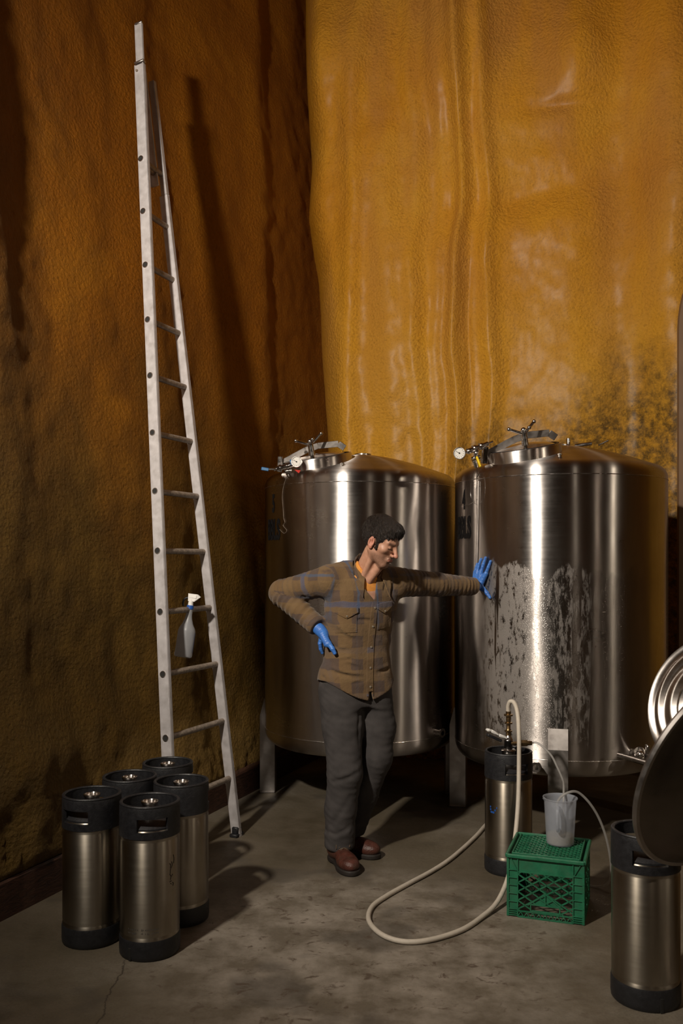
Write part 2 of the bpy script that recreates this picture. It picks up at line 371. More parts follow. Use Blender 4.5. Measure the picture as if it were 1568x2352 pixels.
class MB:
    "collects pieces into one mesh"
    def __init__(s): s.v = []; s.f = []
    def add(s, vs, fs):
        k = len(s.v); s.v += [tuple(x) for x in vs]; s.f += [tuple(i+k for i in f) for f in fs]; return s
    def box(s, c, size, R=None, bev=0):
        hx, hy, hz = (x/2 for x in size)
        b = min(bev, hx*.9, hy*.9, hz*.9)
        R = R or Matrix.Identity(3); c = Vector(c)
        if b <= 0:
            vs = [c+R@Vector((x*hx, y*hy, z*hz)) for x in (-1, 1) for y in (-1, 1) for z in (-1, 1)]
            return s.add(vs, [(0, 1, 3, 2), (4, 6, 7, 5), (0, 4, 5, 1), (2, 3, 7, 6), (0, 2, 6, 4), (1, 5, 7, 3)])
        vs = []; idx = {}
        for x in (-1, 1):
            for y in (-1, 1):
                for z in (-1, 1):
                    for a in range(3):
                        q = [x*(hx-b), y*(hy-b), z*(hz-b)]; q[a] = (x*hx, y*hy, z*hz)[a]
                        idx[(x, y, z, a)] = len(vs); vs.append(c+R@Vector(q))
        fs = []
        for a in range(3):
            o1, o2 = [i for i in range(3) if i != a]
            for sg in (-1, 1):
                q = []
                for (p, r) in ((-1, -1), (1, -1), (1, 1), (-1, 1)):
                    k = [0, 0, 0]; k[a] = sg; k[o1] = p; k[o2] = r; q.append(idx[(*k, a)])
                flip = (sg == 1) == (a == 1)
                fs.append(tuple(reversed(q)) if flip else tuple(q))
        for a in range(3):               # edges parallel to axis a
            o1, o2 = [i for i in range(3) if i != a]
            for p in (-1, 1):
                for r in (-1, 1):
                    k0 = [0, 0, 0]; k0[o1] = p; k0[o2] = r; k1 = k0[:]; k0[a] = -1; k1[a] = 1
                    fs.append((idx[(*k0, o1)], idx[(*k1, o1)], idx[(*k1, o2)], idx[(*k0, o2)]))
        for x in (-1, 1):
            for y in (-1, 1):
                for z in (-1, 1): fs.append(tuple(idx[(x, y, z, a)] for a in range(3)))
        return s.add(vs, fs)
    def bar(s, a, b, w, t, up=(0, 0, 1), bev=0):
        "box from a to b: w across, t along up"
        a, b = Vector(a), Vector(b); y = (b-a).normalized(); x = y.cross(Vector(up))
        x = x.normalized() if x.length > 1e-5 else Vector((1, 0, 0)); z = x.cross(y)
        R = Matrix((x, y, z)).transposed()
        return s.box((a+b)/2, (w, (b-a).length, t), R, bev)
    def cone(s, a, b, ra, rb, n=16, caps=True):
        a, b = Vector(a), Vector(b); d = (b-a).normalized()
        x = d.orthogonal().normalized(); y = d.cross(x)
        vs = [c+(x*math.cos(t)+y*math.sin(t))*r for c, r in ((a, ra), (b, rb)) for t in (2*PI*i/n for i in range(n))]
        fs = [(i, (i+1) % n, n+(i+1) % n, n+i) for i in range(n)]
        if caps: fs += [tuple(reversed(range(n))), tuple(range(n, 2*n))]
        return s.add(vs, fs)
    def tube(s, pts, r, n=12, closed=False, smooth=1):
        P = [Vector(p) for p in pts]
        if smooth: P = spline(P, smooth, closed)
        m = len(P); t = []
        for i in range(m):
            a = P[i-1] if (i or closed) else P[i]; b = P[(i+1) % m] if (i < m-1 or closed) else P[i]
            t.append((b-a).normalized())
        x = t[0].orthogonal().normalized(); vs = []
        for i in range(m):
            x = (x-t[i]*x.dot(t[i])).normalized(); y = t[i].cross(x)
            rr = r[min(i*len(r)//m, len(r)-1)] if isinstance(r, (list, tuple)) else r
            for k in range(n):
                an = 2*PI*k/n; vs.append(P[i]+(x*math.cos(an)+y*math.sin(an))*rr)
        fs = [(i*n+k, i*n+(k+1) % n, ((i+1) % m)*n+(k+1) % n, ((i+1) % m)*n+k) for i in range(m if closed else m-1) for k in range(n)]
        if not closed: fs += [tuple(reversed(range(n))), tuple(range((m-1)*n, m*n))]
        return s.add(vs, fs)
    def lathe(s, prof, n=48, c=(0, 0, 0), R=None, ell=1.0):
        "profile of (r, z) from one end to the other"
        c = Vector(c); R = R or Matrix.Identity(3); vs = []
        for r, z in prof:
            for k in range(n):
                a = 2*PI*k/n; vs.append(c+R@Vector((r*math.cos(a), r*math.sin(a)*ell, z)))
        m = len(prof)
        fs = [(i*n+k, i*n+(k+1) % n, (i+1)*n+(k+1) % n, (i+1)*n+k) for i in range(m-1) for k in range(n)]
        if prof[0][0] > 1e-4: fs.append(tuple(reversed(range(n))))
        if prof[-1][0] > 1e-4: fs.append(tuple(range((m-1)*n, m*n)))
        return s.add(vs, fs)
    def ring(s, prof, n=48, c=(0, 0, 0), R=None, keep=None):
        "closed profile swept round the axis"
        c = Vector(c); R = R or Matrix.Identity(3); vs = []
        for r, z in prof:
            for k in range(n):
                a = 2*PI*k/n; vs.append(c+R@Vector((r*math.cos(a), r*math.sin(a), z)))
        m = len(prof)
        fs = [(i*n+k, i*n+(k+1) % n, ((i+1) % m)*n+(k+1) % n, ((i+1) % m)*n+k) for i in range(m) for k in range(n)]
        return s.add(vs, fs)
    def sphere(s, c, r, n=12, sc=(1, 1, 1)):
        prof = [(r*math.sin(PI*i/n)+1e-5, -r*math.cos(PI*i/n)) for i in range(n+1)]
        k = len(s.v); s.lathe(prof, n*2)
        for i in range(k, len(s.v)):
            x = s.v[i]; s.v[i] = (c[0]+x[0]*sc[0], c[1]+x[1]*sc[1], c[2]+x[2]*sc[2])
        return s
    def out(s, name, mat, parent=None, smooth=True, loc=None, ang=None):
        o = mesh(name, s.v, s.f, mat, parent, smooth, loc)
        if smooth:
            bm = bmesh.new(); bm.from_mesh(o.data)
            bmesh.ops.recalc_face_normals(bm, faces=bm.faces)
            lim = ang if ang else math.radians(38)
            for e in bm.edges:
                if len(e.link_faces) == 2 and e.calc_face_angle(0) > lim: e.smooth = False
            bm.to_mesh(o.data); bm.free()
        return o
def spline(P, k=4, closed=False):
    if k is True: k = 6
    if k <= 1: k = 6
    m = len(P); out = []
    for i in range(m if closed else m-1):
        p0 = P[i-1] if (i or closed) else P[0]; p1 = P[i]; p2 = P[(i+1) % m]; p3 = P[(i+2) % m] if (i+2 < m or closed) else P[-1]
        for j in range(k):
            t = j/k; out.append(.5*((2*p1)+(p2-p0)*t+(2*p0-5*p1+4*p2-p3)*t*t+(3*p1-p0-3*p2+p3)*t**3))
    if not closed: out.append(P[-1])
    return out
def copy_tree(o, parent=None):
    c = o.copy(); C.objects.link(c)
    if parent is not None: c.parent = parent
    for ch in [x for x in bpy.data.objects if x.parent == o]: copy_tree(ch, c)
    return c
# ---------------------------------------------------------------- the room
def vnoise(x, y, z, s): return mn.noise(Vector((x*s, y*s, z*s)))
def g(d, w): return math.exp(-(d/w)**2)
def lerp_tab(t, x):
    if x <= t[0][0]: return t[0][1]
    for (a, va), (b, vb) in zip(t, t[1:]):
        if x <= b: return va+(vb-va)*(x-a)/(b-a)
    return t[-1][1]
def grid_wall(name, nu, nz, fn, mat):
    vs = [fn(i, j) for j in range(nz+1) for i in range(nu+1)]
    fs = [(j*(nu+1)+i, j*(nu+1)+i+1, (j+1)*(nu+1)+i+1, (j+1)*(nu+1)+i) for j in range(nz) for i in range(nu)]
    return struct(mesh(name, vs, fs, mat))
ROOM_H = 7.2
# left wall: runs from behind the camera to the corner, leans slightly outwards
LO = Vector((-1.530, 3.904, 0)); LD = Vector((.375, .927, 0)); LN = Vector((.927, -.375, 0))
def left_pt(s, z, extra=True):
    lean = -(.058+.048*g(s-1.2, 1.5))*z
    d = 0
    d += .085*min(1, max(0, (.62-z)/.45))**1.3*(1+.5*vnoise(s, z, 0, 2.5))       # foam toe above the timber
    d += .10*g(z-.62, .22)*g(s-.2, .75)                                  # bulge behind the kegs
    d += .05*g(s+.2-.12*(z-2), .35)+.04*g(s-1.55-.05*z, .30)-.05*g(s-2.25+.03*z, .28)+.05*g(s-2.95-.05*(z-2), .16)*(1/(1+math.exp(-(z-2.4)/.2)))
    d -= .05*g(s-.72, .22)*g(z-3.4, 1.4)
    d *= 1-.55*g(s-2.6, .8)*(1 if z < 2.3 else 0)
    d += .05*vnoise(s, z*.45, 3, 1.1)*(1-.7*g(s-2.6, .8))+.030*(1-.5*g(s-2.6, .8))*vnoise(s, z*.5, 7, 2.7)+.012*vnoise(s, z, 1, 7)+.005*vnoise(s, z, 5, 19)
    if z < .6: d += .022*vnoise(s, z, 9, 22)*(1-z/.6)+.012*vnoise(s, z, 4, 50)*(1-z/.6)
    if z < .30: d = min(d, .072+(.004 if z > .165 else -.05)+max(0, z-.165)*.5)
    return LO+LD*s+LN*(lean+d)+Vector((0, 0, z))
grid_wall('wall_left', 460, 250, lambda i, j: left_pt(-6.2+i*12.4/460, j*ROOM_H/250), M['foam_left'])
# back wall, from the corner to the right
BO = Vector((-.13, 7.33, 0)); BD = Vector((.96, -.28, 0)); BN = Vector((-.28, -.96, 0))
def bu(px, z=0):          # distance along the back wall of a sight line at this bearing
    k = (px-784)/2050; return (7.33*k+.13)/(.96+.28*k)
FOLD = [  # (z, u) course of each fold, width, height of relief
 ([(1, bu(800)), (3, bu(795)), (4.6, bu(815)), (7, bu(850))], .10, .050),
 ([(1, bu(900)), (3.4, bu(905)), (4.4, bu(880)), (7, bu(895))], .16, .040),
 ([(1, bu(985)), (4, bu(950)), (5, bu(955)), (7, bu(930))], .07, .035),
 ([(1, bu(1052)), (3.5, bu(1048)), (4.4, bu(1056)), (7, bu(1066))], .055, .075),
 ([(1, bu(1118)), (3.6, bu(1128)), (4.6, bu(1118)), (7, bu(1120))], .06, .045),
 ([(1, bu(1010)), (7, bu(1005))], .05, .015),
 ([(1, bu(1420)), (7, bu(1440))], .28, -.06),
 ([(1, bu(1560)), (7, bu(1530))], .22, .07),
]
def zz(py, D=6.9): return 1.56-(py-1288)*D/2050
def back_pt(u, z):
    d = 0
    uw = u+.11*vnoise(0, z*.8, 5, .8)+.05*vnoise(u, z, 7, 1.6)
    for tab, w, h in FOLD: d += 1.35*h*g(uw-lerp_tab(tab, z), w)*(1+.35*vnoise(u, z, 2, 1.2))
    d -= .035*g(u-bu(1077)-.01*math.sin(z*5), .018)*g(z-zz(780), .55)                 # split seam in the foam
    lump = g(u-bu(1055), .26)*(1/(1+math.exp(-(z-zz(230))/.12)))                          # hanging mass at the top
    d += .17*lump
    d += .17*g(u-bu(1335), .24)*g(z-zz(150), .36) - .035*g(z-zz(258), .045)*g(u-bu(1290), .22)
    d += .12*g(u-bu(755), .22)*g(z-zz(60), .4)
    d += .10*g(u-bu(1385), .26)*g(z-zz(900), .44)+.05*g(u-bu(1300), .3)*g(z-zz(1010), .25)
    d += .045*g(z-zz(520)-.12*(u-1.6), .22)*g(u-bu(1250), .7)-.045*g(z-zz(455)-.15*(u-1.6), .14)*g(u-bu(1230), .6)
    d += .05*g(u-bu(905), .18)*g(z-zz(520), .35)
    d += .09*vnoise(u, z*.7, 11, .9)+.035*vnoise(u, z*.7, 4, 2.2)+.009*vnoise(u, z, 8, 7)+.0035*vnoise(u, z, 2, 20)
    edge = lerp_tab([(0, .02), (2.6, .02), (3.3, -.03), (4.0, -.07), (4.5, -.16), (5, -.12), (6.2, -.17), (7.2, -.18)], z)
    t = u-edge
    if t < .16:                                  # rolled edge against the corner
        d -= (.16-max(t, -.6))**2*5.0
    return BO+BD*u+BN*d+Vector((0, 0, z))
grid_wall('wall_back', 420, 300, lambda i, j: back_pt(-.62+i*(7.2)/420, j*ROOM_H/300), M['foam_back'])
struct(mesh('floor', [(-5, -4.5, 0), (6.6, -4.5, 0), (6.6, 8.2, 0), (-5, 8.2, 0)], [(0, 1, 2, 3)], M['floor']))
struct(MB().box((1.2, 1.8, ROOM_H+.1), (12.6, 13, .2)).out('ceiling', M['foam_left'], smooth=False))
struct(MB().box((6.6, 1.8, ROOM_H/2), (.2, 13, ROOM_H)).out('wall_right', M['foam_left'], smooth=False))
struct(MB().box((1.2, -4.5, ROOM_H/2), (11.5, .2, ROOM_H)).out('wall_front', M['foam_left'], smooth=False))
# timber sill at the foot of the left wall: two lengths butted together
sill = MB()
def sill_piece(s0, s1):
    n = 24; vs = []; fs = []
    for i in range(n+1):
        s = s0+(s1-s0)*i/n; w = .006*vnoise(s, 0, 0, 3)
        for (o, z) in ((.0, 0), (.072, 0), (.072+w*.5, .158+w), (.064+w*.5, .168), (.0, .168)):
            vs.append(LO+LD*s+LN*o+Vector((0, 0, z)))
    for i in range(n):
        for k in range(5): fs.append((i*5+k, i*5+(k+1) % 5, (i+1)*5+(k+1) % 5, (i+1)*5+k))
    fs += [tuple(range(5)), tuple(reversed(range(n*5, n*5+5)))]
    return vs, fs
for a, b in ((-4.0, 1.4), (1.404, 3.75)): sill.add(*sill_piece(a, b))
struct(sill.out('baseboard_left', M['wood'], smooth=False))

# ---------------------------------------------------------------- tanks
TR = .64
def bent_text(txt, size, xs, body, parent, c, a0, z0, r, name='lettering'):
    cu = bpy.data.curves.new('t', 'FONT'); cu.body = txt; cu.size = size; cu.offset = .006*size/.14; cu.extrude = 0
    cu.resolution_u = 4
    o = bpy.data.objects.new('t', cu); C.objects.link(o)
    bpy.context.view_layer.update()
    me = bpy.data.meshes.new_from_object(o.evaluated_get(bpy.context.evaluated_depsgraph_get()))
    bm = bmesh.new(); bm.from_mesh(me)
    bmesh.ops.triangulate(bm, faces=bm.faces)
    bmesh.ops.subdivide_edges(bm, edges=[e for e in bm.edges if e.calc_length() > .03], cuts=2)
    bmesh.ops.triangulate(bm, faces=bm.faces)
    xm = max(v.co.x for v in bm.verts)
    for v in bm.verts:
        a = a0+(v.co.x-xm)*xs/r
        v.co = Vector((math.cos(a)*(r+.0015), math.sin(a)*(r+.0015), z0+v.co.y))
    bm.to_mesh(me); bm.free()
    bpy.data.objects.remove(o); bpy.data.curves.remove(cu)
    ob = link(name, me, M['ink'], parent, False)
    return ob
def tank(cx, cy, num, a_txt, label, mat, wall_gauge, leg0, ferr):
    t = thing('brewing_tank', label, 'tank', (cx, cy, 0), 'stainless brewing tanks')
    c = (cx, cy, 0)
    zb, zt = .455, 2.04
    body = [(TR-.004, zb+.0)]
    prof = [(TR, zb), (TR, zb+.3), (TR, 1.2), (TR, zt-.3), (TR, zt)]
    MB().lathe(prof, 128, c).out('shell', mat, t).data
    # top: knuckle then shallow dome
    dome = [(TR, zt)]
    for i in range(1, 9):
        a = i*PI/2/8*.82; dome.append((TR-.075*(1-math.cos(a)), zt+.015+.075*math.sin(a)))
    r0, z0 = dome[-1]
    for i in range(1, 15):
        f = i/14; dome.append((r0*(1-f)+1e-4, z0+(2.275-z0)*(1-(1-f)**1.55)))
    MB().lathe(dome, 128, c).out('domed_top', M['tank'], t)
    bot = [(1e-4, .30)]
    for i in range(1, 10): f = i/9; bot.append(((TR-.07)*f, .30+.055*f**2.2))
    for i in range(1, 8):
        a = i*PI/2/8; bot.append((TR-.07+.07*math.sin(a), .355+.09*(1-math.cos(a))))
    bot.append((TR, zb))
    MB().lathe(bot, 128, c).out('dished_base', M['tank'], t)
    for z in (zt, zb):
        pr = [(TR-.002, z-.004), (TR+.0015, z-.002), (TR+.0022, z), (TR+.0015, z+.002), (TR-.002, z+.004)]
        MB().ring(pr, 128, c).out('weld_seam', M['steel'], t)
    # four legs, sliced off at a slant where they meet the shell
    for k in range(4):
        a = math.radians(leg0)-k*PI/2
        rd = Vector((math.cos(a), math.sin(a), 0)); tg = Vector((-rd.y, rd.x, 0)); cc = Vector(c)
        sec = [(.572, .012), (.672, .012), (.672, .520), (.643, .632), (.612, .632), (.612, .40), (.572, .37)]
        vs = [cc+rd*r+tg*w+Vector((0, 0, z)) for w in (-.054, .054) for r, z in sec]
        n = len(sec); fs = [tuple(range(n)), tuple(reversed(range(n, 2*n)))]+[(i, i+n, (i+1) % n+n, (i+1) % n) for i in range(n)]
        lg = MB().add(vs, fs).out('leg', M['steel_flat'], t, smooth=False)
        MB().box(cc+rd*.622+Vector((0, 0, .006)), (.104, .118, .012), Matrix((rd, tg, Vector((0, 0, 1)))).transposed(), .003).out('foot_plate', M['steel_flat'], lg, smooth=False)
    # manway on the front left of the dome
    off = Vector((-.27, -.28, 0)); od = off.normalized()
    base = Vector((cx, cy, 0))+off+Vector((0, 0, 2.135))
    n = (Vector((0, 0, 1))*math.cos(.22)+od*math.sin(.22)).normalized()
    u = (Vector((1, 0, 0))-n*n.x).normalized(); v = n.cross(u)
    R = Matrix((u, v, n)).transposed()
    MB().ring([(.225, -.08), (.225, .088), (.222, .094), (.214, .094), (.211, .088), (.211, -.08)], 96, base, R).out('manway_collar', M['lid'], t)
    lid = MB().lathe([(1e-4, .118), (.08, .115), (.15, .106), (.195, .090), (.205, .084), (.205, .076), (1e-4, .076)], 96, base, R).out('manway_lid', M['lid'], t)
    MB().ring([(.198, .086), (.209, .086), (.209, .097), (.198, .097)], 96, base, R).out('gasket', M['black_rubber'], lid)
    P = lambda a, b, h: base+u*a+v*b+n*h
    st = MB()
    pts = [(-.235, .095), (-.20, .10), (-.06, .150), (.02, .165), (.15, .158), (.185, .125)]
    for (a, h), (b, h2) in zip(pts, pts[1:]):
        st.bar(P(a, -.06, h), P(b+.002, -.06, h2), .012, .040, n, .002)
    st.out('hinge_strap', M['steel_flat'], t, smooth=False)
    br = MB()
    for dy in (-.085, -.035):
        br.bar(P(-.245, dy, .04), P(-.225, dy, .135), .008, .03, u, .002)
    br.cone(P(-.236, -.10, .10), P(-.236, -.02, .10), .007, .007)
    br.out('hinge_bracket', M['steel'], t)
    ah = MB()
    ah.cone(P(-.02, -.19, .06), P(-.02, -.19, .125), .013, .013).cone(P(-.02, -.19, .115), P(-.02, -.19, .20), .020, .016).sphere(P(-.02, -.19, .203), .016, 8)
    for (dx, dv, dz) in ((-.085, -.02, .035), (.075, .05, .055), (.02, -.07, .03)):
        p2 = P(-.02+dx, -.19+dv, .185+dz); ah.cone(P(-.02, -.19, .180), p2, .009, .008, 12).sphere(p2, .0115, 8)
    ah.out('wing_handle', M['steel'], t)
    b0 = base+Vector((0, 0, 0))
    # small ports on the dome
    pt = MB()
    q = Vector((cx-.12, cy-.52, 2.135)); pt.cone(q, q+Vector((0, 0, .03)), .009, .009).cone(q+Vector((0, 0, .022)), q+Vector((0, 0, .027)), .013, .013); pt.out('port', M['steel'], t); pt = MB()
    q = Vector((cx+.02, cy+.02, 2.262)); pt.cone(q, q+Vector((0, 0, .022)), .045, .045, 24).cone(q+Vector((0, 0, .010)), q+Vector((0, 0, .020)), .056, .056, 24)
    if wall_gauge == 'right':
        pt.out('port', M['steel'], t); pt = MB()
        q = Vector((cx+.10, cy, 2.275)); pt.cone(q, q+Vector((.10, -.02, .012)), .012, .012); pt.cone(q+Vector((-.04, 0, .0)), q+Vector((-.04, 0, .045)), .012, .012)
        pt.cone(q+Vector((.14, -.02, 0)), q+Vector((.20, -.03, .03)), .005, .005)
    pt.out('port', M['steel'], t)
    # side ferrule low on the shell
    for (aa, z, ln) in ferr:
        a = math.radians(aa); rd = Vector((math.cos(a), math.sin(a), 0)); p = Vector((cx, cy, z))+rd*(TR-.01)
        f = MB().ring([(.020, 0), (.020, ln), (.028, ln+.002), (.028, ln+.010), (.016, ln+.010), (.016, 0)], 24, p, Matrix((Vector((0, 0, 1)).cross(rd)*-1, Vector((0, 0, 1)), rd)).transposed())
        f.out('side_ferrule', M['steel'], t)
    if num:
        bent_text('BBLS', .176, .52, None, t, c, a_txt, 1.70, TR)
        bent_text(num, .155, .50, None, t, c, a_txt-.11, 1.875, TR)
    return t
tL = tank(.125, 6.03, '5', math.radians(-91.2-52.0), 'stainless steel brewing tank behind the man, black 5 BBLS lettering', M['tank'], 'left', -92.0, [(-44, .49, .06)])
tR = tank(1.35, 5.55, '4', math.radians(-103.6-52.0), 'stainless steel brewing tank at right with splashed wet patch under the gloved hand', M['tank_wet'], 'right', -104.0, [(-114, .42, .05)])
struct_none = None
# sample-line assemblies on the tank shoulders
def gauge(parent, c, face, r=.031, name='pressure_gauge'):
    face = Vector(face).normalized(); x = Vector((0, 0, 1)).cross(face).normalized(); y = face.cross(x)
    R = Matrix((x, y, face)).transposed()
    gb = MB().lathe([(1e-4, -.018), (r*.8, -.018), (r, -.012), (r, .010), (r*.97, .013), (r*.88, .013), (r*.88, .006), (1e-4, .006)], 40, c, R).out(name, M['steel'], parent)
    MB().lathe([(1e-4, .0065), (r*.88, .0065), (r*.88, .008), (1e-4, .008)], 32, c, R).out('dial', M['dial'], gb)
    mk = MB()
    for k in range(11):
        a = math.radians(-225+k*27); mk.box(Vector(c)+R@Vector((math.cos(a)*r*.7, math.sin(a)*r*.7, .0086)), (r*.16, r*.05, .0006), R@Matrix.Rotation(a, 3, 'Z'))
    a = math.radians(150); mk.box(Vector(c)+R@Vector((math.cos(a)*r*.25, math.sin(a)*r*.25, .0092)), (r*.75, r*.07, .0008), R@Matrix.Rotation(a, 3, 'Z'))
    mk.lathe([(1e-4, .008), (r*.12, .008), (r*.12, .011), (1e-4, .011)], 12, c, R)
    mk.out('needle', M['ink'], gb, smooth=False)
    return gb
def at(px, py, D): return Vector(((px-784)*D/2050, D, 1.56-(py-1288)*D/2050))
def atl(px, py, D): return at(px, py, D+.08)
# left tank: blue-handled valve line
a0, a1 = atl(628, 1079, 5.42), atl(676, 1066, 5.46)
d = (a1-a0)
p = MB()
for f0, f1, r in ((-.0, .18, .010), (.12, .30, .016), (.28, .36, .021), (.36, .62, .015), (.6, .68, .020), (.66, 1.0, .017), (.98, 1.15, .012)):
    p.cone(a0+d*f0, a0+d*f1, r, r, 16)
q0 = a0+d*.78; p.tube([q0, q0+Vector((0, .02, -.03)), atl(660, 1086, 5.50), atl(664, 1094, 5.52)], .011, 12)
p.cone(atl(655, 1083, 5.47), atl(668, 1081, 5.47), .015, .015)
vl = p.out('valve_line', M['steel'], tL)
MB().bar(atl(600, 1076, 5.41), atl(617, 1079, 5.41), .010, .020, (0, 0, 1), .003).out('handle_sleeve', M['blue_handle'], vl)
MB().bar(atl(616, 1078, 5.41), atl(634, 1077, 5.42), .006, .012, (0, 0, 1), .002).out('handle', M['steel'], vl)
MB().cone(atl(667, 1063, 5.44), atl(673, 1061, 5.44), .0185, .0185).out('blue_band', M['blue_handle'], vl)
gauge(tL, atl(681, 1061, 5.40), (-.05, -1, .02), .034)
MB().add([atl(676, 1079, 5.42), atl(690, 1080, 5.42), atl(686, 1087, 5.41), atl(676, 1079, 5.425), atl(690, 1080, 5.425), atl(686, 1087, 5.415)], [(0, 1, 2), (5, 4, 3), (0, 3, 4, 1), (1, 4, 5, 2), (2, 5, 3, 0)]).out('red_tag', M['red'], tL, smooth=False)
# right tank: yellow-handled valve line
a0, a1 = at(1066, 1040, 5.04), at(1116, 1020, 5.12); d = a1-a0
p = MB()
for f0, f1, r in ((-.0, .2, .008), (.15, .42, .017), (.40, .50, .022), (.5, .72, .015), (.70, .80, .020), (.8, 1.05, .014), (1.0, 1.3, .006)):
    p.cone(a0+d*f0, a0+d*f1, r, r, 16)
q0 = a0+d*.62; p.tube([q0, at(1093, 1042, 5.06), at(1090, 1054, 5.12), at(1093, 1072, 5.16)], .011, 12)
p.cone(at(1083, 1056, 5.10), at(1102, 1050, 5.10), .017, .017)
vl = p.out('valve_line', M['steel'], tR)
MB().bar(at(1094, 1049, 5.02), at(1103, 1073, 5.01), .012, .024, (0, -1, 0), .003).out('handle_sleeve', M['yellow'], vl)
gauge(tR, at(1055, 1041, 5.02), (-.25, -1, -.05), .034)
# wires that hang from the valve lines
def on_tank(cx, cy, px_pts, extra=.004):
    out = []
    for px, py in px_pts:       # meet the shell along a sight line
        k = (px-784)/2050
        A = k*k+1; B = -2*(k*cx+cy); Cc = cx*cx+cy*cy-(TR+extra)**2
        D = (-B-math.sqrt(max(0, B*B-4*A*Cc)))/(2*A); out.append(Vector((k*D, D, 1.56-(py-1288)*D/2050)))
    return out
w = MB().tube(on_tank(1.35, 5.55, [(1099, 1105), (1098, 1160), (1097, 1230), (1095, 1296), (1092, 1305)]), .0032, 8)
w.tube([at(1094, 1068, 5.14)]+on_tank(1.35, 5.55, [(1095, 1090), (1092, 1140), (1094, 1230), (1091, 1298)]), .0022, 8)
tag(w.out('hanging_cable', M['steel_flat'], loc=at(1099, 1105, 5.15)), 'thin twin cable hanging down the tank with splashed patch', 'cable')
w = MB().tube(on_tank(1.35, 5.55, [(1088, 1083), (1082, 1110), (1081, 1140), (1094, 1160)], .003)+on_tank(1.35, 5.55, [(1106, 1150), (1112, 1120), (1110, 1095)], .003), .0009, 6)
w.tube(on_tank(1.35, 5.55, [(1056, 1158), (1070, 1161), (1084, 1155), (1096, 1145)], .003), .0009, 6)
tag(w.out('loose_wire', M['steel'], loc=at(1088, 1083, 5.15)), 'fine looped wire beside yellow valve handle', 'wire')
w = MB().tube([at(660, 1092, 5.58)]+on_tank(.125, 6.03, [(652, 1112), (648, 1140), (650, 1170), (651, 1190)], .003), .0010, 6)
w.tube(on_tank(.125, 6.03, [(651, 1190), (654, 1200), (650, 1207), (658, 1218), (652, 1225), (642, 1216)], .004), .0011, 6)
tag(w.out('knotted_wire', M['rung'], loc=at(652, 1092, 5.6)), 'thin knotted wire hanging over the lettering behind the man', 'wire')
# racking arm at the foot of the right tank
p = MB().cone(at(1422, 1734, 4.80), at(1500, 1757, 4.55), .016, .016, 16).sphere(at(1422, 1734, 4.80), .016, 8)
ra = p.out('racking_arm', M['steel'], tR)
p = MB().ring([(.020, -.02), (.034, -.02), (.034, .02), (.020, .02)], 24, at(1467, 1731, 4.86), Matrix.Rotation(1.2, 3, 'X')).cone(at(1452, 1729, 4.97), at(1500, 1740, 4.8), .024, .024).sphere(at(1470, 1733, 4.82), .020, 8)
p.box(at(1487, 1720, 4.80), (.02, .03, .05), None, .004)
p.out('clamp', M['steel'], tR)
# ---------------------------------------------------------------- kegs
KR = .1175
def keg_cap():
    "moulded rubber top ring with two hand holes"
    ro, ri = .1195, .1075; n = 72
    zs = [.474, .478, .486, .497, .502, .530, .548, .554, .585, .594, .598]
    hole_z = (4, 7); rows = len(zs)
    def rad(z):
        if z > .583: return ro-(z-.583)*.2, ri+.000
        return ro, ri
    def hole(i, k):
        if not (hole_z[0] <= i < hole_z[1]): return False
        a = (k+.5)/n*360; return any(abs((a-c+180) % 360-180) < 29 for c in (0, 180))
    vs = []; fs = []
    for z in zs:
        o, i_ = rad(z)
        for k in range(n): a = 2*PI*k/n; vs.append((o*math.cos(a), o*math.sin(a), z))
    for z in zs:
        o, i_ = rad(z)
        for k in range(n): a = 2*PI*k/n; vs.append((i_*math.cos(a), i_*math.sin(a), z))
    O = lambda i, k: i*n+k % n; I = lambda i, k: rows*n+i*n+k % n
    for i in range(rows-1):
        for k in range(n):
            if hole(i, k): continue
            fs += [(O(i, k), O(i, k+1), O(i+1, k+1), O(i+1, k)), (I(i, k+1), I(i, k), I(i+1, k), I(i+1, k+1))]
            if hole(i+1, k): fs.append((O(i+1, k), O(i+1, k+1), I(i+1, k+1), I(i+1, k)))
            if hole(i-1, k): fs.append((O(i, k+1), O(i, k), I(i, k), I(i, k+1)))
            if hole(i, k+1): fs.append((O(i, k+1), I(i, k+1), I(i+1, k+1), O(i+1, k+1)))
            if hole(i, k-1): fs.append((O(i, k), O(i+1, k), I(i+1, k), I(i, k)))
    for k in range(n):
        fs += [(O(rows-1, k), O(rows-1, k+1), I(rows-1, k+1), I(rows-1, k)), (O(0, k+1), O(0, k), I(0, k), I(0, k+1))]
    m = MB().add(vs, fs)
    # rounded lip
    m.ring([(.1125+.0068*math.cos(t), .599+.0055*math.sin(t)) for t in (i*PI/4 for i in range(8))], 72)
    # rubber skirt over the shoulder, up to the neck
    m.ring([(.1080, .488), (.1080, .512), (.085, .530), (.045, .545), (.034, .546), (.034, .538), (.06, .534), (.085, .522), (.104, .500)], 72)
    return m
